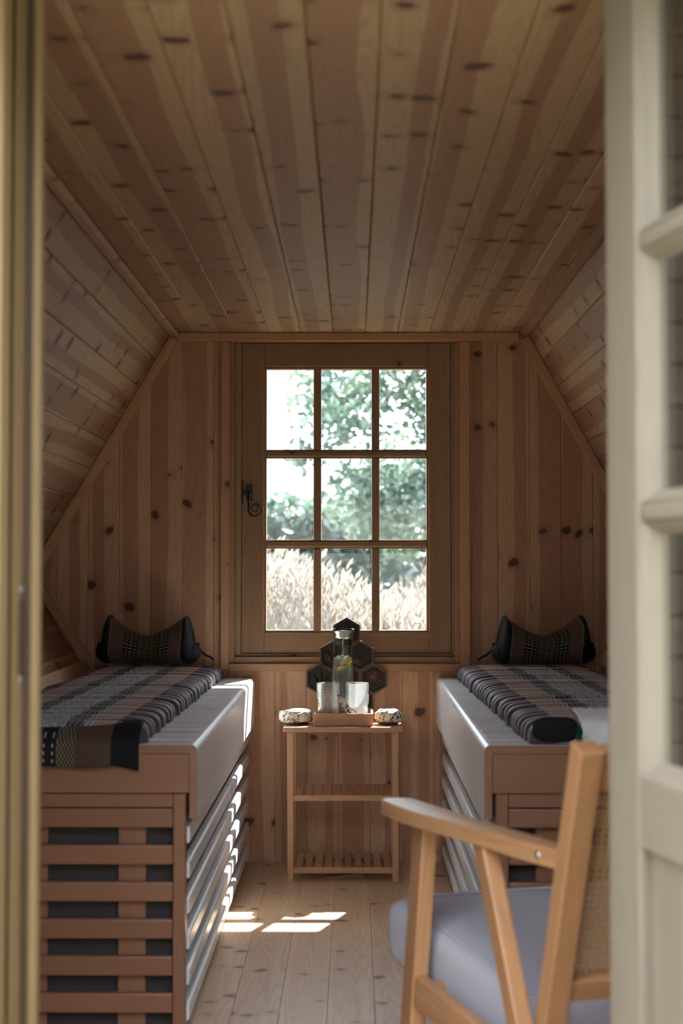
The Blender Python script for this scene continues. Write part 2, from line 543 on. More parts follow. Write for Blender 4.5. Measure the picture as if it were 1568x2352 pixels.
def mat_flap():
    k = NT('mattress_flap_pattern')
    uv = k.n('TexCoord').outputs['UV']
    s = k.n('SeparateXYZ', {0: uv}); u = s.outputs[0]; v = s.outputs[1]
    r = k.n('ValToRGB', {0: u}); cr = r.color_ramp; cr.interpolation = 'CONSTANT'
    stops = [(0.0, (0.006, 0.007, 0.010)), (0.145, (0.075, 0.045, 0.036)), (0.33, (0.17, 0.145, 0.09)), (0.43, (0.008, 0.010, 0.016)),
             (0.57, (0.17, 0.145, 0.09)), (0.67, (0.075, 0.045, 0.036)), (0.86, (0.006, 0.007, 0.010))]
    while len(cr.elements) < len(stops): cr.elements.new(0.5)
    for e, (p, c) in zip(cr.elements, stops): e.position = p; e.color = (*c, 1)
    zone = k.math('ADD', k.math('MULTIPLY', k.math('GREATER_THAN', u, 0.33), k.math('LESS_THAN', u, 0.43)),
                  k.math('MULTIPLY', k.math('GREATER_THAN', u, 0.57), k.math('LESS_THAN', u, 0.67)))
    pat = k.math('MULTIPLY', k.math('SINE', k.math('MULTIPLY', u, 2 * PI * 52)), k.math('SINE', k.math('MULTIPLY', v, 2 * PI * 7)))
    c = k.mix(k.math('MULTIPLY', zone, k.smooth(pat, 0.15, -0.15)), r.outputs[0], (0.008, 0.010, 0.014, 1))
    zc = k.math('LESS_THAN', k.math('ABSOLUTE', k.math('SUBTRACT', u, 0.5)), 0.07)
    dots = k.math('MULTIPLY', k.smooth(k.math('COSINE', k.math('MULTIPLY', k.math('SUBTRACT', u, 0.5), 2 * PI * 22)), 0.7, 0.9),
                  k.smooth(k.math('SINE', k.math('MULTIPLY', v, 2 * PI * 6)), 0.0, 0.4))
    c = k.mix(k.math('MULTIPLY', zc, dots), c, (0.3, 0.28, 0.2, 1))
    return k.surf(k.bsdf(c, 0.8, 0.25))


M_FLAP = mat_flap()


def mat_pillow():
    k = NT('pillow_brocade')
    uv = k.n('TexCoord').outputs['UV']
    s = k.n('SeparateXYZ', {0: uv}); u = s.outputs[0]; v = s.outputs[1]      # u along pillow 0..1, v around
    a = k.math('ABSOLUTE', k.math('MULTIPLY', k.math('SUBTRACT', u, 0.5), 0.27))   # metres from centre
    r = k.n('ValToRGB', {0: k.math('DIVIDE', a, 0.135)}); cr = r.color_ramp; cr.interpolation = 'CONSTANT'
    stops = [(0.0, (0.055, 0.050, 0.030)), (0.225, (0.006, 0.006, 0.006)), (0.325, (0.06, 0.055, 0.034)), (0.36, (0.007, 0.006, 0.006)),
             (0.585, (0.115, 0.072, 0.064)), (0.9, (0.30, 0.25, 0.19)), (0.915, (0.010, 0.010, 0.014))]
    while len(cr.elements) < len(stops): cr.elements.new(0.5)
    for e, (p, c) in zip(cr.elements, stops): e.position = p; e.color = (*c, 1)
    c = r.outputs[0]
    gold = (0.27, 0.24, 0.15, 1)
    ph = k.math('MULTIPLY', v, 2 * PI * 44)
    comb = k.smooth(k.math('SINE', ph), 0.0, 0.5)
    zc = k.math('MULTIPLY', k.math('GREATER_THAN', a, 0.049), k.math('LESS_THAN', a, 0.078))
    ringd = k.math('MULTIPLY_ADD', k.math('SINE', k.math('MULTIPLY', a, 2 * PI / 0.0125)), 0.5, 0.5)
    c = k.mix(k.math('MULTIPLY', k.math('MULTIPLY', comb, zc), k.smooth(ringd, 0.05, 0.35)), c, gold)
    zd = k.math('LESS_THAN', k.math('ABSOLUTE', k.math('SUBTRACT', a, 0.037)), 0.0035)
    c = k.mix(k.math('MULTIPLY', zd, k.smooth(k.math('SINE', ph), 0.1, 0.5)), c, gold)
    # diamonds in the middle
    du = k.math('MULTIPLY', k.math('SUBTRACT', u, 0.5), 0.27 * 2 * PI / 0.021)
    dv = k.math('MULTIPLY', v, 2 * PI * 21)
    dia = k.math('ADD', k.math('COSINE', du), k.math('COSINE', dv))
    ring = k.smooth(k.math('ABSOLUTE', k.math('SUBTRACT', dia, 1.0)), 0.35, 0.1)
    zm = k.math('LESS_THAN', a, 0.030)
    c = k.mix(k.math('MULTIPLY', k.math('MULTIPLY', ring, zm), 0.8), c, gold)
    return k.surf(k.bsdf(c, 0.75, 0.3, None, **{'Sheen Weight': 0.1}))


M_PILL = mat_pillow()


def mat_floral(name, bias):
    k = NT(name)
    tc = k.n('TexCoord').outputs['Object']
    ns = k.n('TexNoise', {'Vector': tc, 'Scale': 55.0, 'Detail': 2.0})
    v1 = k.n('TexVoronoi', {'Vector': k.n('VectorMath', {0: tc, 1: k.n('VectorMath', {0: ns.outputs[1], 1: (0.02, 0.02, 0.02)}, operation='MULTIPLY').outputs[0]}).outputs[0],
                            'Scale': 150.0}).outputs
    h = k.n('SeparateColor', {0: v1['Color']}).outputs
    r = k.n('ValToRGB', {0: h[0]}); cr = r.color_ramp; cr.interpolation = 'CONSTANT'
    stops = [(0.0, (0.72, 0.68, 0.60)), (0.38 + bias, (0.55, 0.36, 0.30)), (0.53 + bias, (0.20, 0.20, 0.12)), (0.70 + bias * 0.8, (0.05, 0.045, 0.04)),
             (0.82 + bias * 0.4, (0.74, 0.70, 0.63))]
    while len(cr.elements) < len(stops): cr.elements.new(0.5)
    for e, (p, c) in zip(cr.elements, stops): e.position = min(p, 0.99); e.color = (*c, 1)
    return k.surf(k.bsdf(r.outputs[0], 0.55, 0.4))


M_FLORAL = mat_floral('floral_wrap', 0.0)
M_FLORAL2 = mat_floral('pale_floral_wrap', 0.14)


def mat_leaf(name, c1, c2, trans=0.5):
    k = NT(name)
    rn = k.n('TexNoise', {'Vector': k.n('NewGeometry').outputs['Position'], 'Scale': 1.7, 'Detail': 2.0}).outputs[0]
    col = k.mix(k.smooth(rn, 0.35, 0.65), (*c1, 1), (*c2, 1))
    d = k.n('BsdfDiffuse', {0: col}).outputs[0]
    t = k.n('BsdfTranslucent', {0: col}).outputs[0]
    g = k.n('BsdfGlossy', {0: (1, 1, 1, 1), 'Roughness': 0.35}).outputs[0]
    a = k.n('MixShader', {0: trans, 1: d, 2: t}).outputs[0]
    return k.surf(k.n('MixShader', {0: 0.06, 1: a, 2: g}).outputs[0])


M_LEAF = mat_leaf('tree_leaf', (0.07, 0.115, 0.09), (0.10, 0.145, 0.095))
M_LEAF2 = mat_leaf('hedge_leaf', (0.04, 0.078, 0.066), (0.06, 0.10, 0.07))
M_STRAW = mat_leaf('dry_grass', (0.20, 0.17, 0.14), (0.25, 0.205, 0.17), 0.4)
M_DOCK = mat_leaf('red_seed_head', (0.20, 0.085, 0.06), (0.25, 0.11, 0.08), 0.35)
M_BARK = plain('bark', (0.10, 0.08, 0.06), 0.9, 0.1, noise=0.3, nscale=14, bump=0.5)


def mat_ground():
    k = NT('meadow_soil')
    p = k.n('NewGeometry').outputs['Position']
    nz = k.n('TexNoise', {'Vector': p, 'Scale': 1.5, 'Detail': 5.0}).outputs[0]
    nz2 = k.n('TexNoise', {'Vector': p, 'Scale': 30.0, 'Detail': 3.0}).outputs[0]
    c = k.mix(k.smooth(nz, 0.4, 0.6), (0.12, 0.12, 0.085, 1), (0.16, 0.15, 0.11, 1))
    c = k.mix(k.math('MULTIPLY', nz2, 0.5), c, (0.10, 0.11, 0.07, 1))
    return k.surf(k.bsdf(c, 0.95, 0.1))


M_GROUND = mat_ground()

# ================================================================== the room shell
DW = 5.06          # inner face of the end wall with the window
FW = 2.03          # inner face of the entrance wall
ZC = 1.877
AL, AR = (-0.65, ZC), (0.619, ZC)
BL, BR = (-1.165, 1.006), (1.095, 1.006)
CL, CR = (-0.935, 0.65), (0.885, 0.65)
EL, ER = (-0.935, 0.0), (0.885, 0.0)
PROF = [EL, ER, CR, BR, AR, AL, BL, CL]          # counter-clockwise
BT = 0.016


def offset_poly(poly, d):
    n = len(poly); out = []
    for i in range(n):
        p0, p1, p2 = Vector(poly[i - 1]), Vector(poly[i]), Vector(poly[(i + 1) % n])
        d1 = (p1 - p0).normalized(); d2 = (p2 - p1).normalized()
        n1 = Vector((d1.y, -d1.x)); n2 = Vector((d2.y, -d2.x))
        b = (n1 + n2).normalized()
        out.append(p1 + b * (d / max(0.3, b.dot(n1))))
    return out


P_IN = offset_poly(PROF, BT + 0.001)
P_OUT = offset_poly(PROF, 0.075)


def shell(name, idx, y0, y1, label, cat, mat):
    """thick strip of the hull over profile points idx"""
    V = []; F = []
    for y in (y0, y1):
        for i in idx: V.append((P_IN[i].x, y, P_IN[i].y))
        for i in idx: V.append((P_OUT[i].x, y, P_OUT[i].y))
    n = len(idx); N = 2 * n
    for k in range(n - 1):
        a, b = k, k + 1
        F += [[a, b, N + b, N + a], [n + a, N + n + a, N + n + b, n + b],
              [a, n + a, n + b, b], [N + a, N + b, N + n + b, N + n + a]]
    F += [[0, N, N + n, n], [n - 1, 2 * n - 1, N + 2 * n - 1, N + n - 1]]
    o = link(name, fixn(pydata(name, V, F)), mat)
    return tag(o, label, cat, kind='structure')


Y_FRONT, Y_BACK = 1.45, 5.62
ceiling = shell('ceiling', [4, 5], Y_FRONT, Y_BACK, 'flat knotty pine board ceiling of the cabin', 'ceiling', M_ROOF)
wall_left = shell('wall_left', [5, 6, 7, 0], Y_FRONT, Y_BACK, 'slanted pine board wall above the bench with the hanging mattress flap', 'wall', M_ROOF)
wall_right = shell('wall_right', [1, 2, 3, 4], Y_FRONT, Y_BACK, 'slanted pine board wall on the armchair side', 'wall', M_ROOF)
floor = shell('floor', [0, 1], 1.45, 5.2, 'pale pine plank floor with dark knots', 'floor', M_ROOF)

L_ROOM = DW - FW + 0.012
YM = (DW + FW) / 2


def boards_on(parent, p, q, n, name, mat, along_len=L_ROOM, ymid=YM, inward=None, chamf=0.0035, widths=None):
    """n boards running along Y, covering the profile segment p->q; inward = normal into the room"""
    p = Vector((p[0], 0, p[1])); q = Vector((q[0], 0, q[1]))
    w = (q - p).length / n
    d = (q - p).normalized()
    nrm = Vector(inward)
    R = frame((0, 1, 0), nrm)
    for i in range(n):
        c = p + d * w * (i + 0.5)
        link(name, board_mesh(w, along_len, BT, chamf, mat.name), mat, parent, mat4(R, (c.x, ymid, c.z)))


def inward(p, q):
    d = Vector((q[0] - p[0], q[1] - p[1])).normalized()
    return (-d.y, 0, d.x)


boards_on(ceiling, AR, AL, 11, 'board', M_CEIL, inward=(0, 0, -1))
boards_on(wall_left, AL, BL, 9, 'board', M_CEIL, inward=inward(AL, BL))
boards_on(wall_left, BL, CL, 4, 'board', M_CEIL, inward=inward(BL, CL))
boards_on(wall_right, BR, AR, 9, 'board', M_CEIL, inward=inward(BR, AR))
boards_on(wall_right, CR, BR, 4, 'board', M_CEIL, inward=inward(CR, BR))
fx0 = -0.288 - 0.1125 * 6
fw = 0.1125
i = 0
while fx0 + i * fw < 0.885:
    xa = max(fx0 + i * fw, -0.935); xb = min(fx0 + (i + 1) * fw, 0.885)
    if xb - xa > 0.02:
        link('plank', board_mesh(xb - xa, L_ROOM, BT, 0.0012, M_FLOOR.name), M_FLOOR, floor,
             mat4(frame((0, 1, 0), (0, 0, 1)), ((xa + xb) / 2, YM, 0)))
        link('plank', board_mesh(xb - xa, 0.35, BT, 0.0012, M_FLOOR.name), M_FLOOR, floor,
             mat4(frame((0, 1, 0), (0, 0, 1)), ((xa + xb) / 2, 1.63, 0)))
    i += 1

# ---- end wall with the window opening
WX0, WX1, WZ0, WZ1 = -0.4465, 0.3815, 0.698, 1.857


def clip_prof(poly, outside=False):
    for (p, q) in ((AR, BR), (AL, BL)):
        dx, dz = q[0] - p[0], q[1] - p[1]
        a, b = -dz, dx
        if p is AL: a, b = -a, -b
        c = a * p[0] + b * p[1]
        if a * 0 + b * 1.0 > c: a, b, c = -a, -b, -c
        poly = clip(poly, a, b, c)
    if outside:
        for (p, q) in ((BR, CR), (BL, CL)):
            dx, dz = q[0] - p[0], q[1] - p[1]
            a, b = -dz, dx
            c = a * p[0] + b * p[1]
            if a * 0 + b * 1.0 > c: a, b, c = -a, -b, -c
            poly = clip(poly, a, b, c)
    return poly


def wall_boards(parent, xs, z0, z1, yface, facing, mat, ch=0.0035):
    for xa, xb in zip(xs[:-1], xs[1:]):
        mid = (xa + xb) / 2
        out = mid < CL[0] or mid > CR[0]
        P = clip_prof([(xa, z0), (xb, z0), (xb, z1), (xa, z1)], out)
        Q = clip_prof([(xa + ch, z0), (xb - ch, z0), (xb - ch, z1), (xa + ch, z1)], out)
        if len(P) < 3: continue
        cx = mid; cz = sum(p[1] for p in P) / len(P)
        s = 1 if facing < 0 else -1
        P = [((p[0] - cx) * s, p[1] - cz) for p in P][::s]
        Q = [((p[0] - cx) * s, p[1] - cz) for p in Q][::s]
        me = prism('board', P, -BT, 0, Q if len(Q) == len(P) else None)
        link('board', me, mat, parent, mat4(frame((0, 0, 1), (0, facing, 0)), (cx, yface, cz)))


def panel_piece(V, F, poly, y0, y1):
    b = len(V); n = len(poly)
    V += [(x, y0, z) for x, z in poly] + [(x, y1, z) for x, z in poly]
    F += [[b + i for i in range(n)][::-1], [b + n + i for i in range(n)]]
    for i in range(n):
        F.append([b + i, b + (i + 1) % n, b + n + (i + 1) % n, b + n + i])


def wall_panel(name, y0, y1, x0, x1, z0, z1, label, mat):
    V = []; F = []
    hull = [(p.x, p.y) for p in P_IN]
    left = [(x0, hull[0][1]), (x0, hull[5][1]), hull[5], hull[6], hull[7], hull[0]]
    right = [(x1, hull[4][1]), (x1, hull[1][1]), hull[1], hull[2], hull[3], hull[4]]
    for poly in (left, right, [(x0, z1), (x1, z1), (x1, hull[4][1]), (x0, hull[4][1])]):
        panel_piece(V, F, poly, y0, y1)
    if z0 > 0.02:
        panel_piece(V, F, [(x0, hull[0][1]), (x1, hull[0][1]), (x1, z0), (x0, z0)], y0, y1)
    return tag(link(name, fixn(pydata(name, V, F)), mat), label, 'wall', kind='structure')


wall_back = wall_panel('wall_back', DW + BT + 0.001, DW + 0.10, WX0 - 0.002, WX1 + 0.002, WZ0 - 0.002, WZ1 + 0.004,
                       'knotty pine end wall of upright boards around the window', M_ROOF)
lw = [-1.165, -1.06, -0.948, -0.836, -0.724, -0.612, -0.500, WX0]
wall_boards(wall_back, lw, 0, ZC, DW, -1, M_WALL)
wall_boards(wall_back, [WX1, 0.401, 0.5136, 0.6262, 0.7385, 0.8510, 0.9635, 1.095], 0, ZC, DW, -1, M_WALL)
wall_boards(wall_back, [WX0, -0.391, -0.2785, -0.166, -0.0535, 0.059, 0.1715, 0.284, WX1], 0, WZ0, DW, -1, M_WALL)

# ---- entrance wall with the door opening
DX0, DX1, DZ1 = -0.4525, 0.382, 1.872
wall_front = wall_panel('wall_front', 1.915, FW - BT - 0.001, DX0 - 0.035, DX1 + 0.035, -0.02, 1.8925,
                        'entrance wall around the open glazed door', M_ROOF)
wall_boards(wall_front, [-1.165, -1.06, -0.948, -0.836, -0.724, -0.612, DX0 - 0.035], 0, ZC, FW, 1, M_WALL)
wall_boards(wall_front, [DX1 + 0.035, 0.49, 0.6, 0.71, 0.8510, 0.9635, 1.095], 0, ZC, FW, 1, M_WALL)
# outside cladding; narrow dark boards imitate the inner wall's reflection in the door glass
zz = -0.02
while zz < 1.86:
    za, zb = zz, min(zz + 0.056, 1.87)
    zm = (za + zb) / 2
    def half(z):
        if z > 1.006: t = (ZC - z) / (ZC - 1.006); return AL[0] + (BL[0] - AL[0]) * t, AR[0] + (BR[0] - AR[0]) * t
        if z > 0.65: t = (1.006 - z) / 0.356; return BL[0] + (CL[0] - BL[0]) * t, BR[0] + (CR[0] - BR[0]) * t
        return CL[0], CR[0]
    hl = max(half(za)[0], half(zb)[0]) ; hr = min(half(za)[1], half(zb)[1])
    for xa, xb in ((hl, DX0 - 0.094), (DX1 + 0.035, hr)):
        link('board', board_mesh(zb - za, xb - xa, BT, 0.004, M_EXT.name), M_EXT, wall_front,
             mat4(frame((1, 0, 0), (0, -1, 0)), ((xa + xb) / 2, 1.898, zm)))
    zz += 0.056
# door lining: jambs, head, stop, strike plate
for x0, x1, s in ((DX0 - 0.033, DX0, 1), (DX1, DX1 + 0.033, -1)):
    block('jamb', x0, x1, 1.815 if s > 0 else 1.90, 2.03, 0.0, DZ1, M_JAMB, wall_front, 'z', 0.003, 2)
    xs = sorted((x1 if s > 0 else x0, (x1 if s > 0 else x0) + s * 0.017))
    if s > 0:
        st = block('door_stop', xs[0], xs[1], 1.962, 1.988, 0.0, DZ1, M_JAMB, wall_front, 'z', 0.003, 2)
    if s > 0: block('outer_casing', x0 - (0.06 if s > 0 else 0), x1 + (0.06 if s < 0 else 0), 1.86, 1.880, 0.0, 1.87, M_EXT, wall_front, 'z', 0.002)
    block('inner_casing', x0 - (0.05 if s > 0 else -0.004), x1 + (0.05 if s < 0 else -0.004), FW, FW + 0.012, 0.0, 1.87, M_TRIM, wall_front, 'z', 0.002)
block('rebate_strip', DX0 + 0.0002, DX0 + 0.007, 1.944, 1.9615, 0.0, DZ1, M_STRIP, wall_front, 'z', 0.002)  # narrow dark brown strip along the rebate corner
block('door_head', DX0 - 0.033, DX1 + 0.033, 1.90, 2.03, DZ1, DZ1 + 0.018, M_DOOR, wall_front, 'x', 0.002)
block('threshold', DX0, DX1, 1.815, 2.025, -0.02, 0.006, M_DOOR, wall_front, 'x', 0.003)
pl = block('strike_plate', DX0 - 0.001, DX0 + 0.004, 1.918, 1.952, 0.908, 1.010, M_PLATE, wall_front, 'z', 0.001)
for zc_ in (0.900, 1.022):
    sc = link('screw', lathe('screw', [(0.0, 0.003), (0.006, 0.002), (0.0075, 0.0)], 12), M_SCREW, pl,
              mat4(frame((0, 1, 0), (1, 0, 0)), (DX0 + 0.0005, 1.935, zc_)))

# ---- trims
tn = 0


def trim(label, p0, p1, w, h, up, mat=None):
    global tn
    tn += 1
    o = bar('trim_%d' % tn, p0, p1, w, h, mat or M_TRIM, None, up, 0.002)
    return tag(o, label, 'trim', kind='structure')


TT = 0.016
trim('pine batten along the top of the window wall', (AL[0] + 0.03, DW - TT / 2, ZC - 0.0155), (AR[0] - 0.03, DW - TT / 2, ZC - 0.0155), TT, 0.030, (0, 0, 1))


def slope_trim(label, p, q, w=0.034):
    d = Vector((q[0] - p[0], 0, q[1] - p[1])).normalized()
    n = Vector((-d.z, 0, d.x))
    if n.dot(Vector((-p[0], 0, 1.0 - p[1]))) < 0: n = -n
    a = Vector((p[0], DW - TT / 2, p[1])) + n * (w / 2 + 0.001) + d * 0.012
    b = Vector((q[0], DW - TT / 2, q[1])) + n * (w / 2 + 0.001) - d * 0.012
    trim(label, a, b, TT, w, n)


slope_trim('batten under the slanted wall over the bench with the hanging flap', AL, BL)
slope_trim('batten under the slanted wall on the armchair side', AR, BR)
slope_trim('short batten rising from the bench with the hanging flap', (CL[0], CL[1] + 0.02), BL)
slope_trim('short batten rising from the bench behind the armchair', (CR[0], CR[1] + 0.02), BR)
for s, A in ((1, AL), (-1, AR)):
    trim('corner batten between ceiling and slanted wall, ' + ('flap bench side' if s > 0 else 'armchair side'),
         (A[0] + s * 0.013, FW + 0.02, ZC - 0.010), (A[0] + s * 0.013, DW - TT - 0.001, ZC - 0.010), 0.030, 0.010, (s * 0.35, 0, -1), M_CEIL)
for s, C_ in ((1, CL), (-1, CR)):
    trim('ledge board behind the mattress, ' + ('flap bench side' if s > 0 else 'armchair side'),
         (C_[0] - s * 0.008, FW + 0.02, C_[1] + 0.038), (C_[0] - s * 0.008, DW - TT - 0.001, C_[1] + 0.038), 0.012, 0.05, (-s * 0.4, 0, 1))

# ================================================================== window
win = thing('window_1', 'nine pane timber window with black curled handle', 'window', (-0.0325, DW, WZ0), kind='structure')
cy0, cy1 = DW - 0.012, DW
block('casing', WX0 - 0.026, WX0 + 0.004, cy0, cy1 - 0.0005, WZ0 - 0.02, ZC - 0.032, M_TRIM, win, 'z', 0.002)
block('casing', WX1 - 0.002, WX1 + 0.032, cy0, cy1 - 0.0005, WZ0 - 0.02, ZC - 0.032, M_TRIM, win, 'z', 0.002)
block('casing', WX0 + 0.004, WX1 - 0.002, cy0, cy1 - 0.0005, WZ0 - 0.026, WZ0 + 0.001, M_TRIM, win, 'x', 0.002)
# outer frame
fy0, fy1 = DW + 0.008, DW + 0.105
SX0, SX1 = -0.4015, 0.3482        # sash outside
block('frame_jamb', WX0, -0.4245, fy0, fy1, WZ0, WZ1, M_JOIN, win, 'z', 0.002)
block('frame_jamb', 0.3590, WX1, fy0, fy1, WZ0, WZ1, M_JOIN, win, 'z', 0.002)
block('frame_head', -0.4245, 0.3590, fy0, fy1, WZ1 - 0.010, WZ1, M_JOIN, win, 'x', 0.002)
block('frame_sill', -0.4245, 0.3590, fy0, fy1, WZ0, WZ0 + 0.024, M_JOIN, win, 'x', 0.002)
# stepped stop
sy0 = DW + 0.028
block('frame_stop', -0.4245, SX0 - 0.0015, sy0, fy1, WZ0 + 0.024, WZ1 - 0.010, M_JOIN, win, 'z', 0.0015)
block('frame_stop', SX1 + 0.0015, 0.3590, sy0, fy1, WZ0 + 0.024, WZ1 - 0.010, M_JOIN, win, 'z', 0.0015)
block('frame_stop', SX0 - 0.0015, SX1 + 0.0015, sy0, fy1, WZ0 + 0.024, WZ0 + 0.034, M_JOIN, win, 'x', 0.0015)
# sash
ya, yb = DW + 0.036, DW + 0.080
GX0, GX1, GZ0, GZ1 = -0.3131, 0.2609, 0.8147, 1.7536
block('sash_stile', SX0, GX0 - 0.008, ya, yb, WZ0 + 0.035, WZ1 - 0.011, M_JOIN, win, 'z', 0.002)
block('sash_stile', GX1 + 0.008, SX1, ya, yb, WZ0 + 0.035, WZ1 - 0.011, M_JOIN, win, 'z', 0.002)
block('sash_rail', GX0 - 0.008, GX1 + 0.008, ya + 0.001, yb - 0.001, GZ1 + 0.008, WZ1 - 0.011, M_JOIN, win, 'x', 0.002)
block('sash_rail', GX0 - 0.008, GX1 + 0.008, ya + 0.001, yb - 0.001, WZ0 + 0.035, GZ0 - 0.008, M_JOIN, win, 'x', 0.002)
# glazing rebate strips around the glass
block('glazing_bead', GX0 - 0.008, GX0, ya + 0.008, yb - 0.004, GZ0 - 0.008, GZ1 + 0.008, M_JOIN, win, 'z', 0.001)
block('glazing_bead', GX1, GX1 + 0.008, ya + 0.008, yb - 0.004, GZ0 - 0.008, GZ1 + 0.008, M_JOIN, win, 'z', 0.001)
block('glazing_bead', GX0, GX1, ya + 0.008, yb - 0.004, GZ0 - 0.008, GZ0, M_JOIN, win, 'x', 0.001)
block('glazing_bead', GX0, GX1, ya + 0.008, yb - 0.004, GZ1, GZ1 + 0.008, M_JOIN, win, 'x', 0.001)
hz = [(1.1070, 1.1383), (1.4316, 1.4630)]
vx = [(-0.1444, -0.1161), (0.0645, 0.0928)]
for a, b in hz:
    block('glazing_bar', GX0, GX1, ya + 0.004, yb - 0.004, a + 0.006, b - 0.006, M_JOIN, win, 'x', 0.003)
    block('glazing_bead', GX0, GX1, ya + 0.010, yb - 0.006, a, b, M_JOIN, win, 'x', 0.001)
rows = [(GZ0, hz[0][0]), (hz[0][1], hz[1][0]), (hz[1][1], GZ1)]
cols = [(GX0, vx[0][0]), (vx[0][1], vx[1][0]), (vx[1][1], GX1)]
for r0, r1 in rows:
    for a, b in vx:
        block('glazing_bar', a, b, ya + 0.007, yb - 0.006, r0, r1, M_JOIN, win, 'z', 0.004, 2)
yg = DW + 0.060
for r0, r1 in rows:
    for ci, (c0, c1) in enumerate(cols):
        pane = link('pane', pydata('pane', [(c0 - .002, yg, r0 - .002), (c1 + .002, yg, r0 - .002), (c1 + .002, yg, r1 + .002), (c0 - .002, yg, r1 + .002)], [[0, 1, 2, 3]]),
                    M_PANE, win)
        if ci == 2:      # small round etched safety mark in the lower right corner
            cx, cz, R_ = c1 - 0.0315, r0 + 0.0355, 0.0092
            V = []; F = []
            n = 28
            for k in range(n):
                t = 2 * PI * k / n
                for rr in (R_, R_ * 0.84):
                    V.append((cx + rr * math.cos(t), yg - 0.001, cz + rr * math.sin(t)))
            for k in range(n):
                F.append([2 * k, 2 * ((k + 1) % n), 2 * ((k + 1) % n) + 1, 2 * k + 1])

            def stroke(x0, z0, x1, z1, w):
                d = Vector((x1 - x0, z1 - z0)).normalized(); nx, nz = -d.y * w / 2, d.x * w / 2
                b = len(V)
                V.extend([(cx + (x0 + nx) * R_, yg - 0.001, cz + (z0 + nz) * R_), (cx + (x1 + nx) * R_, yg - 0.001, cz + (z1 + nz) * R_),
                          (cx + (x1 - nx) * R_, yg - 0.001, cz + (z1 - nz) * R_), (cx + (x0 - nx) * R_, yg - 0.001, cz + (z0 - nz) * R_)])
                F.append([b, b + 1, b + 2, b + 3])
            stroke(-0.85, 0.15, 0.0, -0.2, 0.2); stroke(0.85, 0.15, 0.0, -0.2, 0.2); stroke(0, -0.2, 0, -0.85, 0.2)
            stroke(-0.5, 0.45, 0.5, 0.45, 0.16); stroke(-0.62, 0.2, 0.62, 0.2, 0.12)
            for q in (-0.4, -0.13, 0.13, 0.4): stroke(q, 0.28, q, 0.62, 0.12)
            link('etched_mark', pydata('etched_mark', V, F), M_ETCH, pane)
# handle: face plate, spindle, block, curled tail
hd = block('window_handle', -0.3830, -0.3628, ya - 0.022, ya - 0.004, 1.278, 1.333, M_BLACK, win, 'z', 0.003, 2)
block('handle_plate', -0.4005, -0.3955, ya - 0.006, ya - 0.0005, 1.268, 1.352, M_BLACK, hd, 'z', 0.001)
block('spindle', -0.3960, -0.3825, ya - 0.016, ya - 0.006, 1.297, 1.311, M_BLACK, hd, 'x', 0.001)
pts = [(-0.372, ya - 0.026, 1.312), (-0.3735, ya - 0.028, 1.290), (-0.3748, ya - 0.028, 1.272), (-0.3725, ya - 0.028, 1.256)]
sx, sz = -0.3478, 1.2492
for k in range(34):
    t = k / 33
    ang = PI * 1.02 + t * 2 * PI * 1.62
    rr = 0.0225 * (1 - t) ** 0.75 + 0.0035
    pts.append((sx + rr * math.cos(ang), ya - 0.028, sz - 0.0045 + 0.007 * t + rr * math.sin(ang)))
link('curled_tail', tube('curled_tail', pts, [0.0042] * 4 + [0.0038 - 0.0018 * k / 33 for k in range(34)], 8), M_BLACK, hd)

# ================================================================== open glazed door
hinge = Vector((0.3325, 1.872, 0.0))
door_dir = Vector((0.23, -0.973, 0)).normalized()
door = thing('door_1', 'pale timber door with glass panes and boarded lower panel, standing open', 'door', hinge,
             math.atan2(door_dir.y, door_dir.x), kind='structure')
# local frame: +x along the leaf from the hinge, -y = face turned to the doorway (seen), z up
DWm = 0.765


def dl(x, y, z): return wmat(door) @ Vector((x, y, z))


def dblock(name, x0, x1, y0, y1, z0, z1, mat, parent, along, bev=0.003, seg=2):
    c = wmat(door) @ Vector(((x0 + x1) / 2, (y0 + y1) / 2, (z0 + z1) / 2))
    Rz = wmat(door).to_3x3()
    ax = {'x': Vector((1, 0, 0)), 'z': Vector((0, 0, 1))}[along]
    up = Vector((0, -1, 0))
    sx, sy, sz = x1 - x0, y1 - y0, z1 - z0
    me = box_mesh(sz if along == 'x' else sx, sx if along == 'x' else sz, sy, bev, seg, mat.name)
    return link(name, me, mat, parent, mat4(Rz @ frame(ax, up), c))


ST = 0.095; TH = 0.044
dblock('stile', 0, ST, 0, TH, 0.01, 1.825, M_DOOR, door, 'z', 0.004)
dblock('stile', DWm - ST, DWm, 0, TH, 0.01, 1.825, M_DOOR, door, 'z', 0.004)
dblock('top_rail', ST, DWm - ST, 0.001, TH - 0.001, 1.785, 1.825, M_DOOR, door, 'x')
dblock('lock_rail', ST, DWm - ST, 0.001, TH - 0.001, 0.705, 0.796, M_DOOR, door, 'x', 0.004)
dblock('bottom_rail', ST, DWm - ST, 0.001, TH - 0.001, 0.01, 0.13, M_DOOR, door, 'x')
gz = [0.796, 1.122, 1.463, 1.785]
for z in gz[1:3]:
    dblock('glazing_bar', ST, DWm - ST, 0.004, TH - 0.004, z - 0.012, z + 0.012, M_DOOR, door, 'x', 0.006)
for xm in (0.286, 0.476):
    for a, b in zip(gz[:-1], gz[1:]):
        dblock('glazing_bar', xm - 0.012, xm + 0.012, 0.005, TH - 0.005, a + 0.010, b - 0.010, M_DOOR, door, 'z', 0.006)
xs_ = [ST, 0.274, 0.298, 0.464, 0.488, DWm - ST]
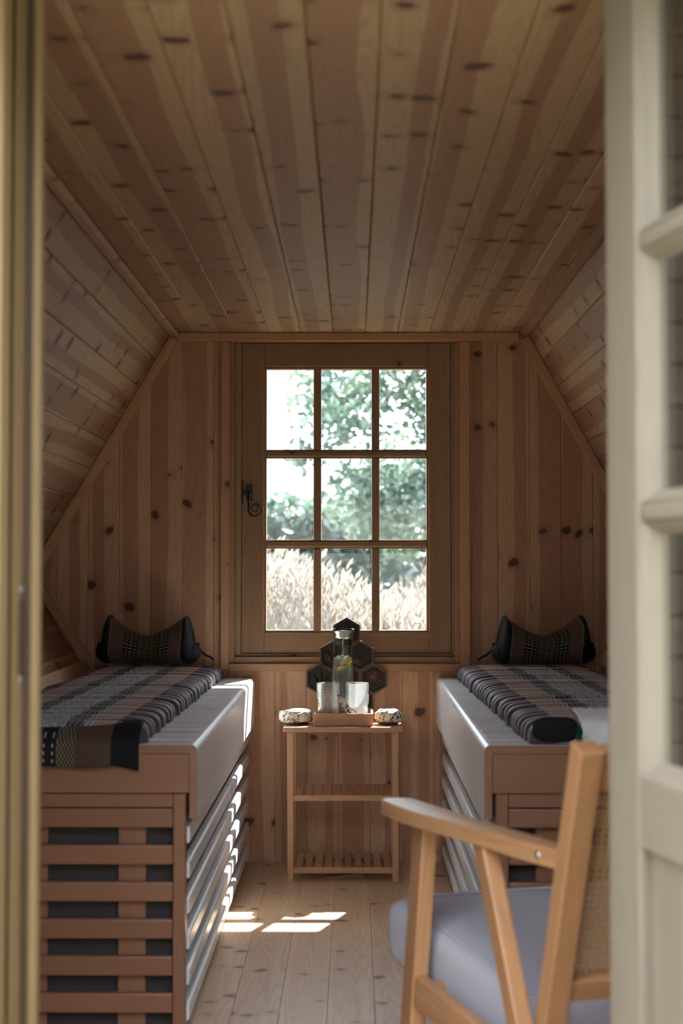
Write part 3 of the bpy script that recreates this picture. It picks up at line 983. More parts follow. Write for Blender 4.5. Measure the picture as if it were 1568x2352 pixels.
for a, b in zip(gz[:-1], gz[1:]):
    za = a + (0.012 if a != gz[0] else 0.0); zb = b - (0.012 if b != gz[-1] else 0.0)
    for c0, c1 in ((xs_[0], xs_[1]), (xs_[2], xs_[3]), (xs_[4], xs_[5])):
        V = [dl(c0, TH * 0.62, za), dl(c1, TH * 0.62, za), dl(c1, TH * 0.62, zb), dl(c0, TH * 0.62, zb)]
        link('pane', pydata('pane', V, [[0, 1, 2, 3]]), M_DOORGLASS, door)
        # sloped glazing beads on the four sides of the pane
        bw = 0.016
        for (p, q, nx, nz) in (((c0, za), (c0, zb), 1, 0), ((c1, za), (c1, zb), -1, 0), ((c0, za), (c1, za), 0, 1), ((c0, zb), (c1, zb), 0, -1)):
            P0 = [dl(p[0], 0.006, p[1]), dl(p[0], TH * 0.6, p[1]), dl(p[0] + nx * bw, TH * 0.6, p[1] + nz * bw), dl(p[0] + nx * bw * 0.5, TH * 0.3, p[1] + nz * bw * 0.5)]
            P1 = [dl(q[0], 0.006, q[1]), dl(q[0], TH * 0.6, q[1]), dl(q[0] + nx * bw, TH * 0.6, q[1] + nz * bw), dl(q[0] + nx * bw * 0.5, TH * 0.3, q[1] + nz * bw * 0.5)]
            V = P0 + P1
            F = [[i_, (i_ + 1) % 4, 4 + (i_ + 1) % 4, 4 + i_] for i_ in range(4)] + [[0, 1, 2, 3], [4, 5, 6, 7]]
            cc = sum(V, Vector()) / 8
            ax = Vector((0, 0, 1)) if nx else door_dir
            R3 = frame(ax, wmat(door).to_3x3() @ Vector((0, -1, 0)))
            Mi = mat4(R3, cc); Vi = [Mi.inverted() @ v for v in V]
            link('glazing_bead', fixn(pydata('bead', Vi, F)), M_DOOR, door, Mi)
nb = 6
bwid = (DWm - 2 * ST) / nb
for k in range(nb):
    x0 = ST + k * bwid
    cx_ = wmat(door) @ Vector((x0 + bwid / 2, 0.014, (0.13 + 0.705) / 2))
    link('panel_board', board_mesh(bwid, 0.575, 0.014, 0.005, M_DOOR.name), M_DOOR, door,
         mat4(wmat(door).to_3x3() @ frame((0, 0, 1), (0, -1, 0)), cx_))
for hz_ in (0.25, 1.0, 1.6):
    k_ = link('hinge', lathe('hinge', [(0.0, -0.04), (0.006, -0.04), (0.006, 0.04), (0.0, 0.04)], 10, False), M_SCREW, door,
              mat4(Matrix.Identity(3), dl(-0.006, TH + 0.004, hz_)))

# ================================================================== benches
BZ = 0.65
BY0, BY1 = 3.20, DW - 0.001


def bench(s, xin, xout, label):
    """s=+1: bench whose aisle face looks to +X (xin > xout)"""
    b = thing('slatted_bench', label, 'bench', ((xin + xout) / 2, (BY0 + BY1) / 2, 0.0), group='slatted benches along the walls')

    def X(d): return xin - s * d      # d metres from the aisle face inwards

    def blk(name, d0, d1, y0, y1, z0, z1, mat, along, bev=0.002, seg=1, parent=b):
        a, c = sorted((X(d0), X(d1)))
        return block(name, a, c, y0, y1, z0, z1, mat, parent, along, bev, seg)
    W_ = abs(xin - xout)
    # aisle fascia with rounded upper edge
    bm = bmesh.new()
    prof = [(0.0, 0.486), (0.017, 0.486), (0.017, BZ)]
    for k in range(7):
        a = PI / 2 * k / 6
        prof.append((0.014 - 0.014 * math.sin(a), BZ - 0.014 + 0.014 * math.cos(a)))
    n = len(prof); cd = 0.0085; cz = 0.568
    L = BY1 - BY0
    V = [(-s * (d - cd), -L / 2, z - cz) for d, z in prof] + [(-s * (d - cd), L / 2, z - cz) for d, z in prof]
    F = [[i_, (i_ + 1) % n, n + (i_ + 1) % n, n + i_] for i_ in range(n)] + [list(range(n)), list(range(n, 2 * n))]
    bm.free()
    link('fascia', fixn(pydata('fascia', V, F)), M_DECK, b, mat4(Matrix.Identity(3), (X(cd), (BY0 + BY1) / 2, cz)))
    # deck slats
    ns = 19; pitch = (BY1 - BY0) / ns
    for k in range(ns):
        y0 = BY0 + k * pitch
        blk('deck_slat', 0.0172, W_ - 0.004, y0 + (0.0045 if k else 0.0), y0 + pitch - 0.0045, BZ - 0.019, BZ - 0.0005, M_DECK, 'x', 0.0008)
    link('fascia_end', fixn(pydata('fascia_end', [(-s * (d - cd), y_, z - cz) for y_ in (-0.0015, 0.0015) for d, z in prof],
         [[i_, (i_ + 1) % n, n + (i_ + 1) % n, n + i_] for i_ in range(n)] + [list(range(n)), list(range(n, 2 * n))])), M_BENCH, b,
         mat4(Matrix.Identity(3), (X(cd), BY0 - 0.0016, cz)))
    blk('end_strip', 0.0172, W_ - 0.004, BY0 - 0.003, BY0 - 0.0002, BZ - 0.019, BZ - 0.0008, M_BENCH, 'x', 0.0)
    # end panel facing the door
    ye = BY0 + 0.001
    blk('header_board', 0.018, W_ - 0.002, ye, ye + 0.02, 0.542, 0.6305, M_BENCH, 'x', 0.0015)
    blk('end_stile', 0.026, 0.054, ye, ye + 0.03, 0.0, 0.5405, M_BENCH, 'z', 0.002)
    blk('end_stile', W_ - 0.04, W_ - 0.004, ye, ye + 0.03, 0.0, 0.5405, M_BENCH, 'z', 0.002)
    blk('end_rail', 0.0545, W_ - 0.0405, ye + 0.001, ye + 0.03, 0.510, 0.540, M_BENCH, 'x', 0.002)
    for k in range(6):
        zt = 0.507 - 0.0822 * k
        blk('end_slat', 0.0545, W_ - 0.0405, ye + 0.006, ye + 0.026, zt - 0.0435, zt, M_BENCH, 'x', 0.004, 2)
    for d0 in (0.118, 0.34):
        blk('batten', d0, d0 + 0.063, ye + 0.027, ye + 0.047, 0.005, 0.54, M_BENCH, 'z', 0.002)
    blk('grille_cloth', 0.045, W_ - 0.01, ye + 0.049, ye + 0.053, 0.004, 0.545, M_WEAVE, 'x', 0.0)
    # aisle side: slats, posts, grille cloth
    for k in range(6):
        zt = 0.462 - 0.0795 * k
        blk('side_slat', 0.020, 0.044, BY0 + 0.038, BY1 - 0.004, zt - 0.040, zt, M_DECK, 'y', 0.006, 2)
    for yp in (BY0 + 0.06, BY0 + 0.62, BY0 + 1.2, BY1 - 0.05):
        blk('side_post', 0.0445, 0.072, yp, yp + 0.04, 0.0, 0.63, M_BENCH, 'z', 0.002)
    blk('grille_cloth', 0.075, 0.079, BY0 + 0.06, BY1 - 0.006, 0.004, 0.625, M_WEAVE, 'y', 0.0)
    blk('deck_bearer', 0.10, 0.14, BY0 + 0.07, BY1 - 0.01, 0.585, 0.630, M_BENCH, 'y', 0.002)
    blk('deck_bearer', W_ - 0.06, W_ - 0.02, BY0 + 0.07, BY1 - 0.01, 0.585, 0.630, M_BENCH, 'y', 0.002)
    return b


bench(1, -0.350, -0.930, 'slatted wooden bench under the mattress whose patterned flap hangs over the end')
bench(-1, 0.2915, 0.880, 'slatted wooden bench behind the armchair')


def mattress(s, x_far, x_near, width, y0, y1, label, thick=0.050):
    """ribbed mattress; aisle edge runs from x_near (at y0) to x_far (at y1)"""
    ribs = 38
    nu, nv = 36, ribs * 5
    rnd = random.Random(int(abs(x_far) * 1000))
    amp = [rnd.uniform(0.75, 1.2) for _ in range(ribs + 1)]
    jit = [rnd.uniform(-0.004, 0.004) for _ in range(ribs + 1)]
    yc = (y0 + y1) / 2; zc_ = BZ

    def fn(u, v):
        # u goes round the section: 0..1 = aisle bottom -> top -> wall bottom
        ph = v * ribs; k = min(int(ph), ribs - 1); t = ph - k
        rib = abs(math.sin(PI * t)) ** 0.55 * amp[k]
        e = min(1.0, min(v, 1 - v) * ribs * 0.9 + 0.25) ** 0.5
        xe = x_near + (x_far - x_near) * v + jit[k] * math.sin(PI * t)
        # superellipse half section
        a = PI * (1 - u)
        ca, sa = math.cos(a), math.sin(a)
        px = math.copysign(abs(ca) ** 0.42, ca) * 0.5
        edge = abs(px) * 2
        pz = abs(sa) ** 0.55
        swell = 0.011 * rib * (edge ** 6)
        X_ = xe - s * (width * (0.5 + px)) - (s * swell * math.copysign(1, px))
        zt = thick * e * (0.74 + 0.26 * rib + 0.22 * edge ** 8 * (1 if px < 0 else 0.4))
        sag = 1.0 - 0.06 * math.sin(PI * min(1, max(0, u))) * 0
        Z_ = BZ + 0.001 + pz * zt * sag
        Y_ = y0 + (y1 - y0) * v + 0.006 * math.sin(9 * v + 7 * u)
        return (X_, Y_, Z_)
    V = []; UV = []; F = []
    cu = nu + 1
    for j in range(nv + 1):
        for i_ in range(cu):
            u = i_ / nu; v = j / nv
            x, y, z = fn(u, v)
            V.append((x, y, z))
            uu = abs(x - (x_near + (x_far - x_near) * v)) / width
            UV.append((max(0, min(1, uu)), v * ribs))
    for j in range(nv):
        for i_ in range(nu):
            a = j * cu + i_
            F.append([a, a + 1, a + cu + 1, a + cu])
        F.append([j * cu + nu, j * cu, (j + 1) * cu, (j + 1) * cu + nu])
    F.append(list(range(cu))[::-1]); F.append([nv * cu + i_ for i_ in range(cu)])
    root = thing('roll_up_mattress', label, 'mattress', ((x_far + x_near) / 2 - s * width / 2, yc, BZ))
    body = link('mattress_body', fixn(pydata('mattress', V, F, True, UV)), M_MATT, root)
    return root


m1 = mattress(1, -0.468, -0.482, 0.440, 3.222, 5.035, 'ribbed striped mattress with a patterned flap hanging over the bench end')
m2 = mattress(-1, 0.366, 0.402, 0.462, 3.215, 5.035, 'ribbed striped mattress on the bench behind the armchair', 0.056)


def flap_fn(u, v):
    # hangs over the end of the bench: v 0 on the mattress, 1 lower hem
    x = -0.480 - 0.425 * u
    hem = 0.046 + 0.012 * math.sin(u * 5) + (0.018 * (1 - u * 8) if u < 0.12 else 0)
    if v < 0.45:
        t = v / 0.45
        y = 3.285 - 0.093 * t; z = BZ + 0.046 - 0.038 * t * t
    else:
        t = (v - 0.45) / 0.55
        y = 3.192 - 0.006 * math.sin(min(1, t * 2) * PI / 2) + 0.004 * math.sin(u * 20) * t
        z = BZ + 0.008 - hem * t
    return (x, y, z)


fl = grid_mesh('flap', 40, 18, flap_fn)
fo = link('flap', fl, M_FLAP, m1)
sm = fo.modifiers.new('thickness', 'SOLIDIFY'); sm.thickness = 0.004; sm.offset = 0.0
# black corner piece of the second mattress end
def endcap_fn(u, v):
    a = 2 * PI * u; r = math.sin(PI * v / 2)
    return (0.402 + 0.052 + 0.052 * math.copysign(abs(math.cos(a)) ** 0.6, math.cos(a)) * r, 3.222 - 0.016 * math.cos(PI * v / 2), BZ + 0.031 + 0.030 * math.copysign(abs(math.sin(a)) ** 0.7, math.sin(a)) * r)
link('end_cap', fixn(grid_mesh('end_cap', 24, 8, endcap_fn, closed_u=True)), M_NIGHT, m2)


# ---- bow tie pillows
def pillow(cx, cy, rz, label, strap_side):
    z0 = BZ + 0.058
    p = thing('bow_tie_pillow', label, 'pillow', (cx, cy, z0), rz, group='bow tie pillows on the benches')
    Lh = 0.135

    def sec(x):
        q = min(1, abs(x) / Lh)
        hgt = 0.098 + 0.068 * q ** 1.5
        dep = 0.105 + 0.040 * q ** 1.5
        return hgt, dep

    def fn(u, v):
        x = -Lh + 2 * Lh * u
        h_, d_ = sec(x)
        a = 2 * PI * v
        c, s_ = math.cos(a), math.sin(a)
        yy = math.copysign(abs(c) ** 0.75, c) * d_ / 2
        zz_ = math.copysign(abs(s_) ** 0.8, s_) * h_ / 2 + h_ / 2
        return (x + 0.004 * math.sin(3 * a), yy, zz_ * 0.99)
    R = wmat(p)
    me = grid_mesh('pillow_body', 40, 40, lambda v, u: tuple(R @ Vector(fn(u, v))), closed_u=True)
    # closed_u is the round direction here: write uv so that u runs along the pillow
    uvl = me.uv_layers['UVMap']
    for lp in me.loops:
        idx = lp.vertex_index; j = idx // 40; i_ = idx % 40
        uvl.data[lp.index].uv = (j / 40, i_ / 40)
    link('pillow_body', fixn(me), M_PILL, p)
    for s in (-1, 1):
        def cap(u, v):
            h_, d_ = sec(Lh)
            a = 2 * PI * u; t = v
            c, s_ = math.cos(a), math.sin(a)
            r = math.sqrt(max(0, 1 - t * t)) if t < 1 else 0
            bulge = 0.030 + 0.016 * max(0, -s_) - 0.010 * max(0, s_)
            return tuple(R @ Vector((s * (Lh - 0.002 + bulge * t), math.copysign(abs(c) ** 0.75, c) * d_ / 2 * r,
                                     (math.copysign(abs(s_) ** 0.8, s_) * h_ / 2 * r) + h_ / 2 - 0.012 * t)))
        e = link('pillow_end', fixn(grid_mesh('pillow_end', 28, 9, cap, closed_u=True)), M_NIGHT, p)
        # lower gathered lobe of the end
        lob = bpy.data.meshes.new('lobe'); bm = bmesh.new()
        bmesh.ops.create_icosphere(bm, subdivisions=3, radius=1)
        for vv in bm.verts:
            c_ = vv.co.copy()
            vv.co = R @ Vector((s * (Lh + 0.008) + c_.x * 0.040, c_.y * 0.055, 0.040 + c_.z * 0.0395))
        bm.to_mesh(lob); bm.free()
        for f_ in lob.polygons: f_.use_smooth = True
        link('end_lobe', lob, M_NIGHT, e)
    # carrying strap
    pts = []
    for k in range(15):
        t = k / 14
        pts.append(R @ Vector((strap_side * (Lh + 0.005 + 0.085 * t), 0.050 - 0.02 * t, 0.075 * (1 - t) ** 1.3 + 0.006 + 0.004 * math.sin(9 * t))))
    V = []; F = []
    for q in pts:
        for dy, dz in ((-0.014, 0), (0.014, 0), (0.014, 0.005), (-0.014, 0.005)):
            V.append((q.x, q.y + dy, q.z + dz))
    for k in range(14):
        for j in range(4):
            F.append([4 * k + j, 4 * k + (j + 1) % 4, 4 * k + 4 + (j + 1) % 4, 4 * k + 4 + j])
    F += [[0, 1, 2, 3], [56, 57, 58, 59]]
    link('strap', fixn(pydata('strap', V, F, True)), M_NIGHT, p)
    return p


pillow(-0.712, 4.945, math.radians(-3), 'brown and black brocade bow tie pillow on the mattress with the hanging flap', 1)
pillow(0.656, 4.945, math.radians(5), 'brown and black brocade bow tie pillow on the mattress behind the armchair', -1)

# ================================================================== side table
TY0, TY1 = 4.745, 4.995
TX0, TX1 = -0.2344, 0.1631
TZ = 0.511
tab = thing('side_table', 'small three tier slatted wooden side table under the window', 'table', ((TX0 + TX1) / 2, (TY0 + TY1) / 2, 0))
nt = 5
for k in range(nt):
    w = (TY1 + 0.02 - TY0 + 0.004) / nt
    block('top_board', TX0, TX1, TY0 - 0.004 + k * w + 0.0006, TY0 - 0.004 + (k + 1) * w - 0.0006, TZ - 0.0175, TZ, M_TABLE, tab, 'x', 0.002)
lx = (-0.2205, -0.1995), (0.1285, 0.1490)
for a, b in lx:
    for y in (TY0, TY1 - 0.020):
        block('leg', a, b, y, y + 0.020, 0.0, TZ - 0.0178, M_TABLE, tab, 'z', 0.0015)
for zt in (0.2855, 0.0475):
    for y in (TY0 + 0.001, TY1 - 0.019):
        block('shelf_rail', lx[0][1], lx[1][0], y, y + 0.017, zt - 0.019, zt, M_TABLE, tab, 'x', 0.0015)
    for k in range(10):
        xc_ = -0.1995 + 0.0164 + 0.0328 * k
        block('shelf_slat', xc_ - 0.0112, xc_ + 0.0112, TY0 + 0.0185, TY1 - 0.0195, zt - 0.010, zt, M_TABLE, tab, 'y', 0.001)

# ---- tray
tray = thing('serving_tray', 'shallow wooden tray holding the carafe and tumblers', 'tray', (-0.034, 4.853, TZ))
tx0, tx1, ty0, ty1 = -0.134, 0.0655, 4.768, 4.958
block('tray_base', tx0 + 0.0085, tx1 - 0.0085, ty0 + 0.0085, ty1 - 0.0085, TZ + 0.0005, TZ + 0.008, M_TABLE, tray, 'x', 0.001)
for n_, x0, x1, y0, y1, al in (('tray_side', tx0, tx1, ty0, ty0 + 0.008, 'x'), ('tray_side', tx0, tx1, ty1 - 0.008, ty1, 'x'),
                               ('tray_side', tx0, tx0 + 0.008, ty0 + 0.0082, ty1 - 0.0082, 'y'), ('tray_side', tx1 - 0.008, tx1, ty0 + 0.0082, ty1 - 0.0082, 'y')):
    block(n_, x0, x1, y0, y1, TZ + 0.0005, TZ + 0.042, M_TABLE, tray, al, 0.0015)

# ---- carafe
CX, CY, CZ = -0.0368, 4.900, TZ + 0.009
car = thing('glass_carafe', 'tall glass carafe of lemon water with steel collar', 'carafe', (CX, CY, CZ))
H = 0.310
outer = [(0.0, 0.0), (0.040, 0.0), (0.0455, 0.004), (0.0465, 0.012), (0.045, 0.04), (0.0405, 0.10), (0.0372, 0.155), (0.0345, 0.20), (0.0332, 0.245),
         (0.0335, 0.272), (0.0352, 0.285), (0.0378, 0.304), (0.0384, H)]
inner = [(0.0368, H), (0.0360, 0.303), (0.0332, 0.285), (0.0315, 0.272), (0.0312, 0.245), (0.0325, 0.20), (0.0352, 0.155), (0.0385, 0.10), (0.043, 0.04),
         (0.0438, 0.014), (0.040, 0.009), (0.0, 0.009)]
link('carafe_glass', fixn(lathe('carafe', outer + inner, 48)), M_GLASS, car, Matrix.Translation((CX, CY, CZ)))
liq = [(0.0, 0.0098), (0.0392, 0.0098), (0.0425, 0.016), (0.0418, 0.04), (0.0373, 0.10), (0.0340, 0.155), (0.0314, 0.203), (0.0312, 0.211), (0.0, 0.211)]
link('lemon_water', fixn(lathe('water', liq, 40)), M_WATER, car, Matrix.Translation((CX, CY, CZ)))
link('steel_collar', fixn(lathe('collar', [(0.0362, 0.302), (0.0325, 0.284), (0.0308, 0.275), (0.0292, 0.275), (0.031, 0.285), (0.0345, 0.303)], 44)), M_STEEL, car,
     Matrix.Translation((CX, CY, CZ)))
link('rubber_seal', fixn(lathe('seal', [(0.0304, 0.2745), (0.0308, 0.254), (0.029, 0.254), (0.029, 0.2745), (0.0304, 0.2745)], 40)), M_RUBBER, car, Matrix.Translation((CX, CY, CZ)))
# lemon wedges and ice floating in the carafe
for k, (dx, dy, dz, ry, rx) in enumerate(((0.009, -0.017, 0.196, 24, 38), (0.000, -0.012, 0.176, 20, 30))):
    lm = thing('lemon_slice', ('upper' if k == 0 else 'lower') + ' lemon slice floating in the carafe', 'lemon', (CX + dx, CY + dy, CZ + dz), group='lemon slices in the carafe')
    R = (Matrix.Rotation(math.radians(rx), 4, 'X') @ Matrix.Rotation(math.radians(-ry), 4, 'Y'))
    M_ = Matrix.Translation((CX + dx, CY + dy, CZ + dz)) @ R
    r_ = 0.0085 if k == 0 else 0.007
    link('flesh', fixn(lathe('flesh', [(0, -0.004), (0.0195, -0.004), (0.0195, 0.004), (0, 0.004)], 24, False)), M_LEMON, lm, M_ @ Matrix.Diagonal((1, 0.62, 1, 1)))
    link('peel', fixn(lathe('peel', [(0.0195, -0.0045), (0.022, -0.0035), (0.022, 0.0035), (0.0195, 0.0045), (0.0195, -0.0045)], 24)), M_PEEL, lm, M_ @ Matrix.Diagonal((1, 0.62, 1, 1)))
for k, (dx, dy, a) in enumerate(((-0.012, -0.010, 20), (0.010, -0.012, 50), (0.0, 0.013, 75))):
    ic = link('ice_cube', box_mesh(0.017, 0.017, 0.015, 0.004, 2, 'ice'), M_GLASS, None,
              Matrix.Translation((CX + dx, CY + dy, CZ + 0.212)) @ Matrix.Rotation(math.radians(a), 4, 'Z') @ Matrix.Rotation(0.25, 4, 'X'))
    tag(ic, 'clear ice cube floating at the top of the lemon water', 'ice cube', 'ice cubes in the carafe')


# ---- pressed glass tumblers
def tumbler(cx, cy):
    n = 96
    Ht = 0.131; rt, rb = 0.0388, 0.0338
    prof_z = [0, 0.004] + [0.008 + k * (Ht - 0.012) / 40 for k in range(41)] + [Ht]

    def rad(z, a):
        r = rb + (rt - rb) * z / Ht
        if z < 0.006: r -= 0.0015
        if 0.008 < z < 0.050: r += 0.0016 * abs(math.cos(a * 14)) - 0.0006      # flutes
        if 0.052 < z < 0.100:                                                  # round medallions
            seg = 2 * PI / 7
            da = ((a + seg / 2) % seg - seg / 2) * r
            d = math.hypot(da, z - 0.076)
            if d < 0.0165: r += 0.0020 * (0.5 + 0.5 * math.cos(d / 0.0165 * PI * 4)) + 0.0009 * abs(math.cos(math.atan2(z - 0.076, da) * 8))
        if 0.102 < z < 0.106 or 0.122 < z < 0.126: r += 0.0012                   # bead rings
        if 0.107 < z < 0.121: r += 0.0012 * abs(math.cos(a * 24))
        return r
    V = []; F = []
    rings = []
    rings.append([(0, 0, 0.0)])
    for z in prof_z:
        rings.append([(rad(z, 2 * PI * k / n) * math.cos(2 * PI * k / n), rad(z, 2 * PI * k / n) * math.sin(2 * PI * k / n), z) for k in range(n)])
    for r, z in ((rt - 0.0028, Ht), (rt - 0.0032, Ht - 0.003), (rb - 0.001, 0.045), (rb - 0.0032, 0.014), (rb - 0.007, 0.011)):
        rings.append([(r * math.cos(2 * PI * k / n), r * math.sin(2 * PI * k / n), z) for k in range(n)])
    rings.append([(0, 0, 0.011)])
    base = []
    for r in rings:
        base.append(len(V)); V += r
    for a, b in zip(range(len(rings) - 1), range(1, len(rings))):
        ra, rb_ = rings[a], rings[b]
        for k in range(n):
            k2 = (k + 1) % n
            if len(ra) == 1: F.append([base[a], base[b] + k2, base[b] + k])
            elif len(rb_) == 1: F.append([base[a] + k, base[a] + k2, base[b]])
            else: F.append([base[a] + k, base[a] + k2, base[b] + k2, base[b] + k])
    o = link('glass_tumbler', fixn(pydata('tumbler', V, F, True)), M_PRESSED, None, Matrix.Translation((cx, cy, TZ + 0.0085)))
    tag(o, 'pressed glass tumbler with medallions, nearer the pale crumpled bundle', 'glass', 'tumblers on the tray')
    return o


g1 = tumbler(-0.0864, 4.826)
g2 = g1.copy(); COL.objects.link(g2)
g2['label'] = 'pressed glass tumbler with medallions, nearer the dark leaf print bundle'
g2.matrix_basis = Matrix.Translation((0.0117, 4.826, TZ + 0.0085)) @ Matrix.Rotation(0.35, 4, 'Z')

# ---- folded napkin between the tumblers
nap = thing('folded_napkin', 'folded leaf print napkin leaning between the two tumblers', 'napkin', (-0.03, 4.80, TZ + 0.0085))
for k in range(3):
    def nf(u, v, k=k):
        z = (0.094 - 0.010 * k) * (1 - v) ** 1.25
        x = -0.044 + 0.006 * k + (0.066 + 0.008 * k) * v ** 1.3 - (0.020 - 0.004 * k) * u * (1 - v) ** 0.5 + 0.008 * (1 - v)
        return (x, 4.7785 + 0.0027 * k + 0.0012 * math.sin(5 * v + 3 * u), TZ + 0.0092 + z)
    o = link('napkin_fold', grid_mesh('napkin_fold', 8, 14, nf), M_FLORAL, nap)
    md = o.modifiers.new('thickness', 'SOLIDIFY'); md.thickness = 0.0012; md.offset = 0


# ---- cloth wrapped bundles
def bundle(cx, cy, ax, ay, h_, mat, label, seed, tail):
    b = thing('wrapped_bundle', label, 'bundle', (cx, cy, TZ))
    r = random.Random(seed)
    ph = [r.uniform(0, 6.28) for _ in range(8)]

    def fn(u, v):
        a = 2 * PI * u; t = -PI / 2 + PI * v
        c = abs(math.cos(t)) ** 0.6
        q = Vector((math.cos(a) * c, math.sin(a) * c, math.sin(t)))
        n1 = mnoise.noise(q * 1.6 + Vector((seed, 0, 0))); n2 = mnoise.noise(q * 4.0 + Vector((0, seed, 0)))
        n3 = 1 - abs(mnoise.noise(q * 3.2 + Vector((0, 0, seed)))) * 2
        w = 1 + 0.10 * n1 + 0.06 * n2 + 0.05 * n3
        x = ax * q.x * w; y = ay * q.y * w
        z = h_ / 2 + math.copysign(abs(math.sin(t)) ** 0.6, math.sin(t)) * h_ / 2 * (1 + 0.16 * n1 + 0.12 * n3 * c - 0.06)
        return (cx + x, cy + y, TZ + 0.0052 + max(0.0, z))
    link('wrap', fixn(grid_mesh('wrap', 72, 36, fn, closed_u=True)), mat, b)
    # gathered tail of the wrap
    V = [Vector((cx + tail * ax * (0.85 + 0.35 * t), cy, TZ + h_ * 0.52 + 0.004 * math.sin(3 * t))) for t in (0, .35, .7, 1)]
    link('wrap_tail', tube('wrap_tail', V, [h_ * 0.34, h_ * 0.24, h_ * 0.20, h_ * 0.16], 12), mat, b)
    link('saucer', fixn(lathe('saucer', [(0, 0.0005), (ax * 0.75, 0.0005), (ax * 0.82, 0.004), (ax * 0.75, 0.005), (0, 0.005)], 32)), M_SAUCER, b,
         Matrix.Translation((cx, cy, TZ)) @ Matrix.Diagonal((1, ay / ax, 1, 1)))
    return b


bundle(-0.197, 4.826, 0.056, 0.045, 0.046, M_FLORAL2, 'pale crumpled cloth bundle at the table corner beside the tray', 3, -0.15)
bundle(0.117, 4.826, 0.044, 0.040, 0.046, M_FLORAL, 'dark leaf print cloth bundle beside the tray', 8, 1)

# ---- carved honeycomb panel behind the carafe
art = thing('honeycomb_carving', 'dark carved wooden honeycomb with flowers standing behind the carafe', 'carving', (-0.0246, 5.02, TZ))
hexR = 0.0545
cells = [(0, 0.8095, 'leaf'), (-1, 0.7279, 'leaf'), (1, 0.7279, 'burst'), (-2, 0.6463, 'leaf'), (0, 0.6463, 'flower'), (2, 0.6463, 'flower'), (1, 0.5657, 'leaf')]
hm_frame = None


def hexpts(r, z=0.0): return [(r * math.cos(PI / 6 + PI / 3 * k), r * math.sin(PI / 6 + PI / 3 * k), z) for k in range(6)]


o6 = hexpts(hexR * 0.995); i6 = hexpts(hexR * 0.86)
V = [(x, y, 0.0) for x, y, _ in o6] + [(x, y, 0.014) for x, y, _ in o6] + [(x, y, 0.014) for x, y, _ in i6] + [(x, y, 0.0) for x, y, _ in i6]
F = []
for k in range(6):
    k2 = (k + 1) % 6
    for r_ in range(4):
        F.append([r_ * 6 + k, r_ * 6 + k2, ((r_ + 1) % 4) * 6 + k2, ((r_ + 1) % 4) * 6 + k])
me_hexf = fixn(pydata('hex_frame', V, F))
me_hexp = fixn(prism('hex_panel', [(x, y) for x, y, _ in hexpts(hexR * 0.875)], 0.0, 0.005))
petal = fixn(grid_mesh('petal', 8, 8, lambda u, v: ((u - 0.5) * 0.011 * math.sin(PI * min(1, v * 0.9 + 0.08)) ** 0.8, 0.004 + 0.030 * v, 0.0052 + 0.0055 * math.sin(PI * u) * math.sin(PI * (0.1 + 0.85 * v)))))
disc = fixn(lathe('flower_disc', [(0, 0.0105), (0.006, 0.011), (0.012, 0.0095), (0.0155, 0.0051)], 24))
leafm = fixn(grid_mesh('leaf', 6, 10, lambda u, v: ((u - 0.5) * 0.016 * math.sin(PI * (0.04 + 0.93 * v)), 0.045 * (v - 0.5), 0.0052 + 0.006 * (1 - abs(2 * u - 1)) * math.sin(PI * (0.05 + 0.9 * v)))))
RH = frame((0, 0, 1), (0, -1, 0))
for ci, cz_, kind in cells:
    cx_ = -0.0246 + ci * 0.0476
    Mh = mat4(RH, (cx_, 5.040, cz_))
    link('hex_frame', me_hexf, M_CARVE, art, Mh)
    pn = link('hex_panel', me_hexp, M_CARVE_IN, art, Mh)
    if kind in ('flower', 'burst'):
        ox, oy = (0.0, 0.010) if kind == 'flower' else (-0.018, -0.030)
        for k in range(14):
            a = 2 * PI * k / 14
            if kind == 'burst' and not (-1.9 < math.atan2(math.sin(a), math.cos(a)) < 1.2): continue
            tip = Vector((ox - math.sin(a) * 0.034, oy + math.cos(a) * 0.034))
            sc = 1.0
            while sc > 0.3 and any((ox - math.sin(a) * 0.035 * sc) * math.cos(PI / 3 * q) + (oy + math.cos(a) * 0.035 * sc) * math.sin(PI / 3 * q) > hexR * 0.74 for q in range(6)):
                sc -= 0.05
            link('petal', petal, M_CARVE, pn, Mh @ Matrix.Translation((ox, oy, 0)) @ Matrix.Rotation(a, 4, 'Z') @ Matrix.Diagonal((1, sc, 1, 1)))
        if kind == 'flower':
            link('flower_disc', disc, M_CARVE, pn, Mh @ Matrix.Translation((ox, oy, 0)))
    else:
        for k, (lx_, ly_, a) in enumerate(((-0.015, 0.0, 0.5), (0.004, 0.006, -0.1), (0.018, -0.006, -0.7))):
            link('carved_leaf', leafm, M_CARVE_IN, pn, Mh @ Matrix.Translation((lx_, ly_, 0)) @ Matrix.Rotation(a, 4, 'Z') @ Matrix.Diagonal((0.9, 0.9, 1, 1)))

# ---- wooden wedge on the floor under the table
wd = pydata('wedge', [(-0.105, 4.80, 0.0005), (0.030, 4.815, 0.0005), (0.026, 4.90, 0.0005), (-0.09, 4.89, 0.0005),
                      (-0.100, 4.80, 0.004), (0.030, 4.815, 0.016), (0.026, 4.90, 0.016), (-0.085, 4.89, 0.006)],
            [[3, 2, 1, 0], [4, 5, 6, 7], [0, 1, 5, 4], [1, 2, 6, 5], [2, 3, 7, 6], [3, 0, 4, 7]])
tag(link('wooden_wedge', wd, M_TABLE), 'thin pale wooden wedge lying on the floor under the side table', 'wedge')

# ================================================================== armchair
CH = Vector((0.40, 2.68, 0.0)); CA = math.radians(15)
chair = thing('armchair', 'oak armchair with cane back and grey seat cushion inside the doorway', 'armchair', CH, CA)
CM = wmat(chair); CMI = CM.inverted()


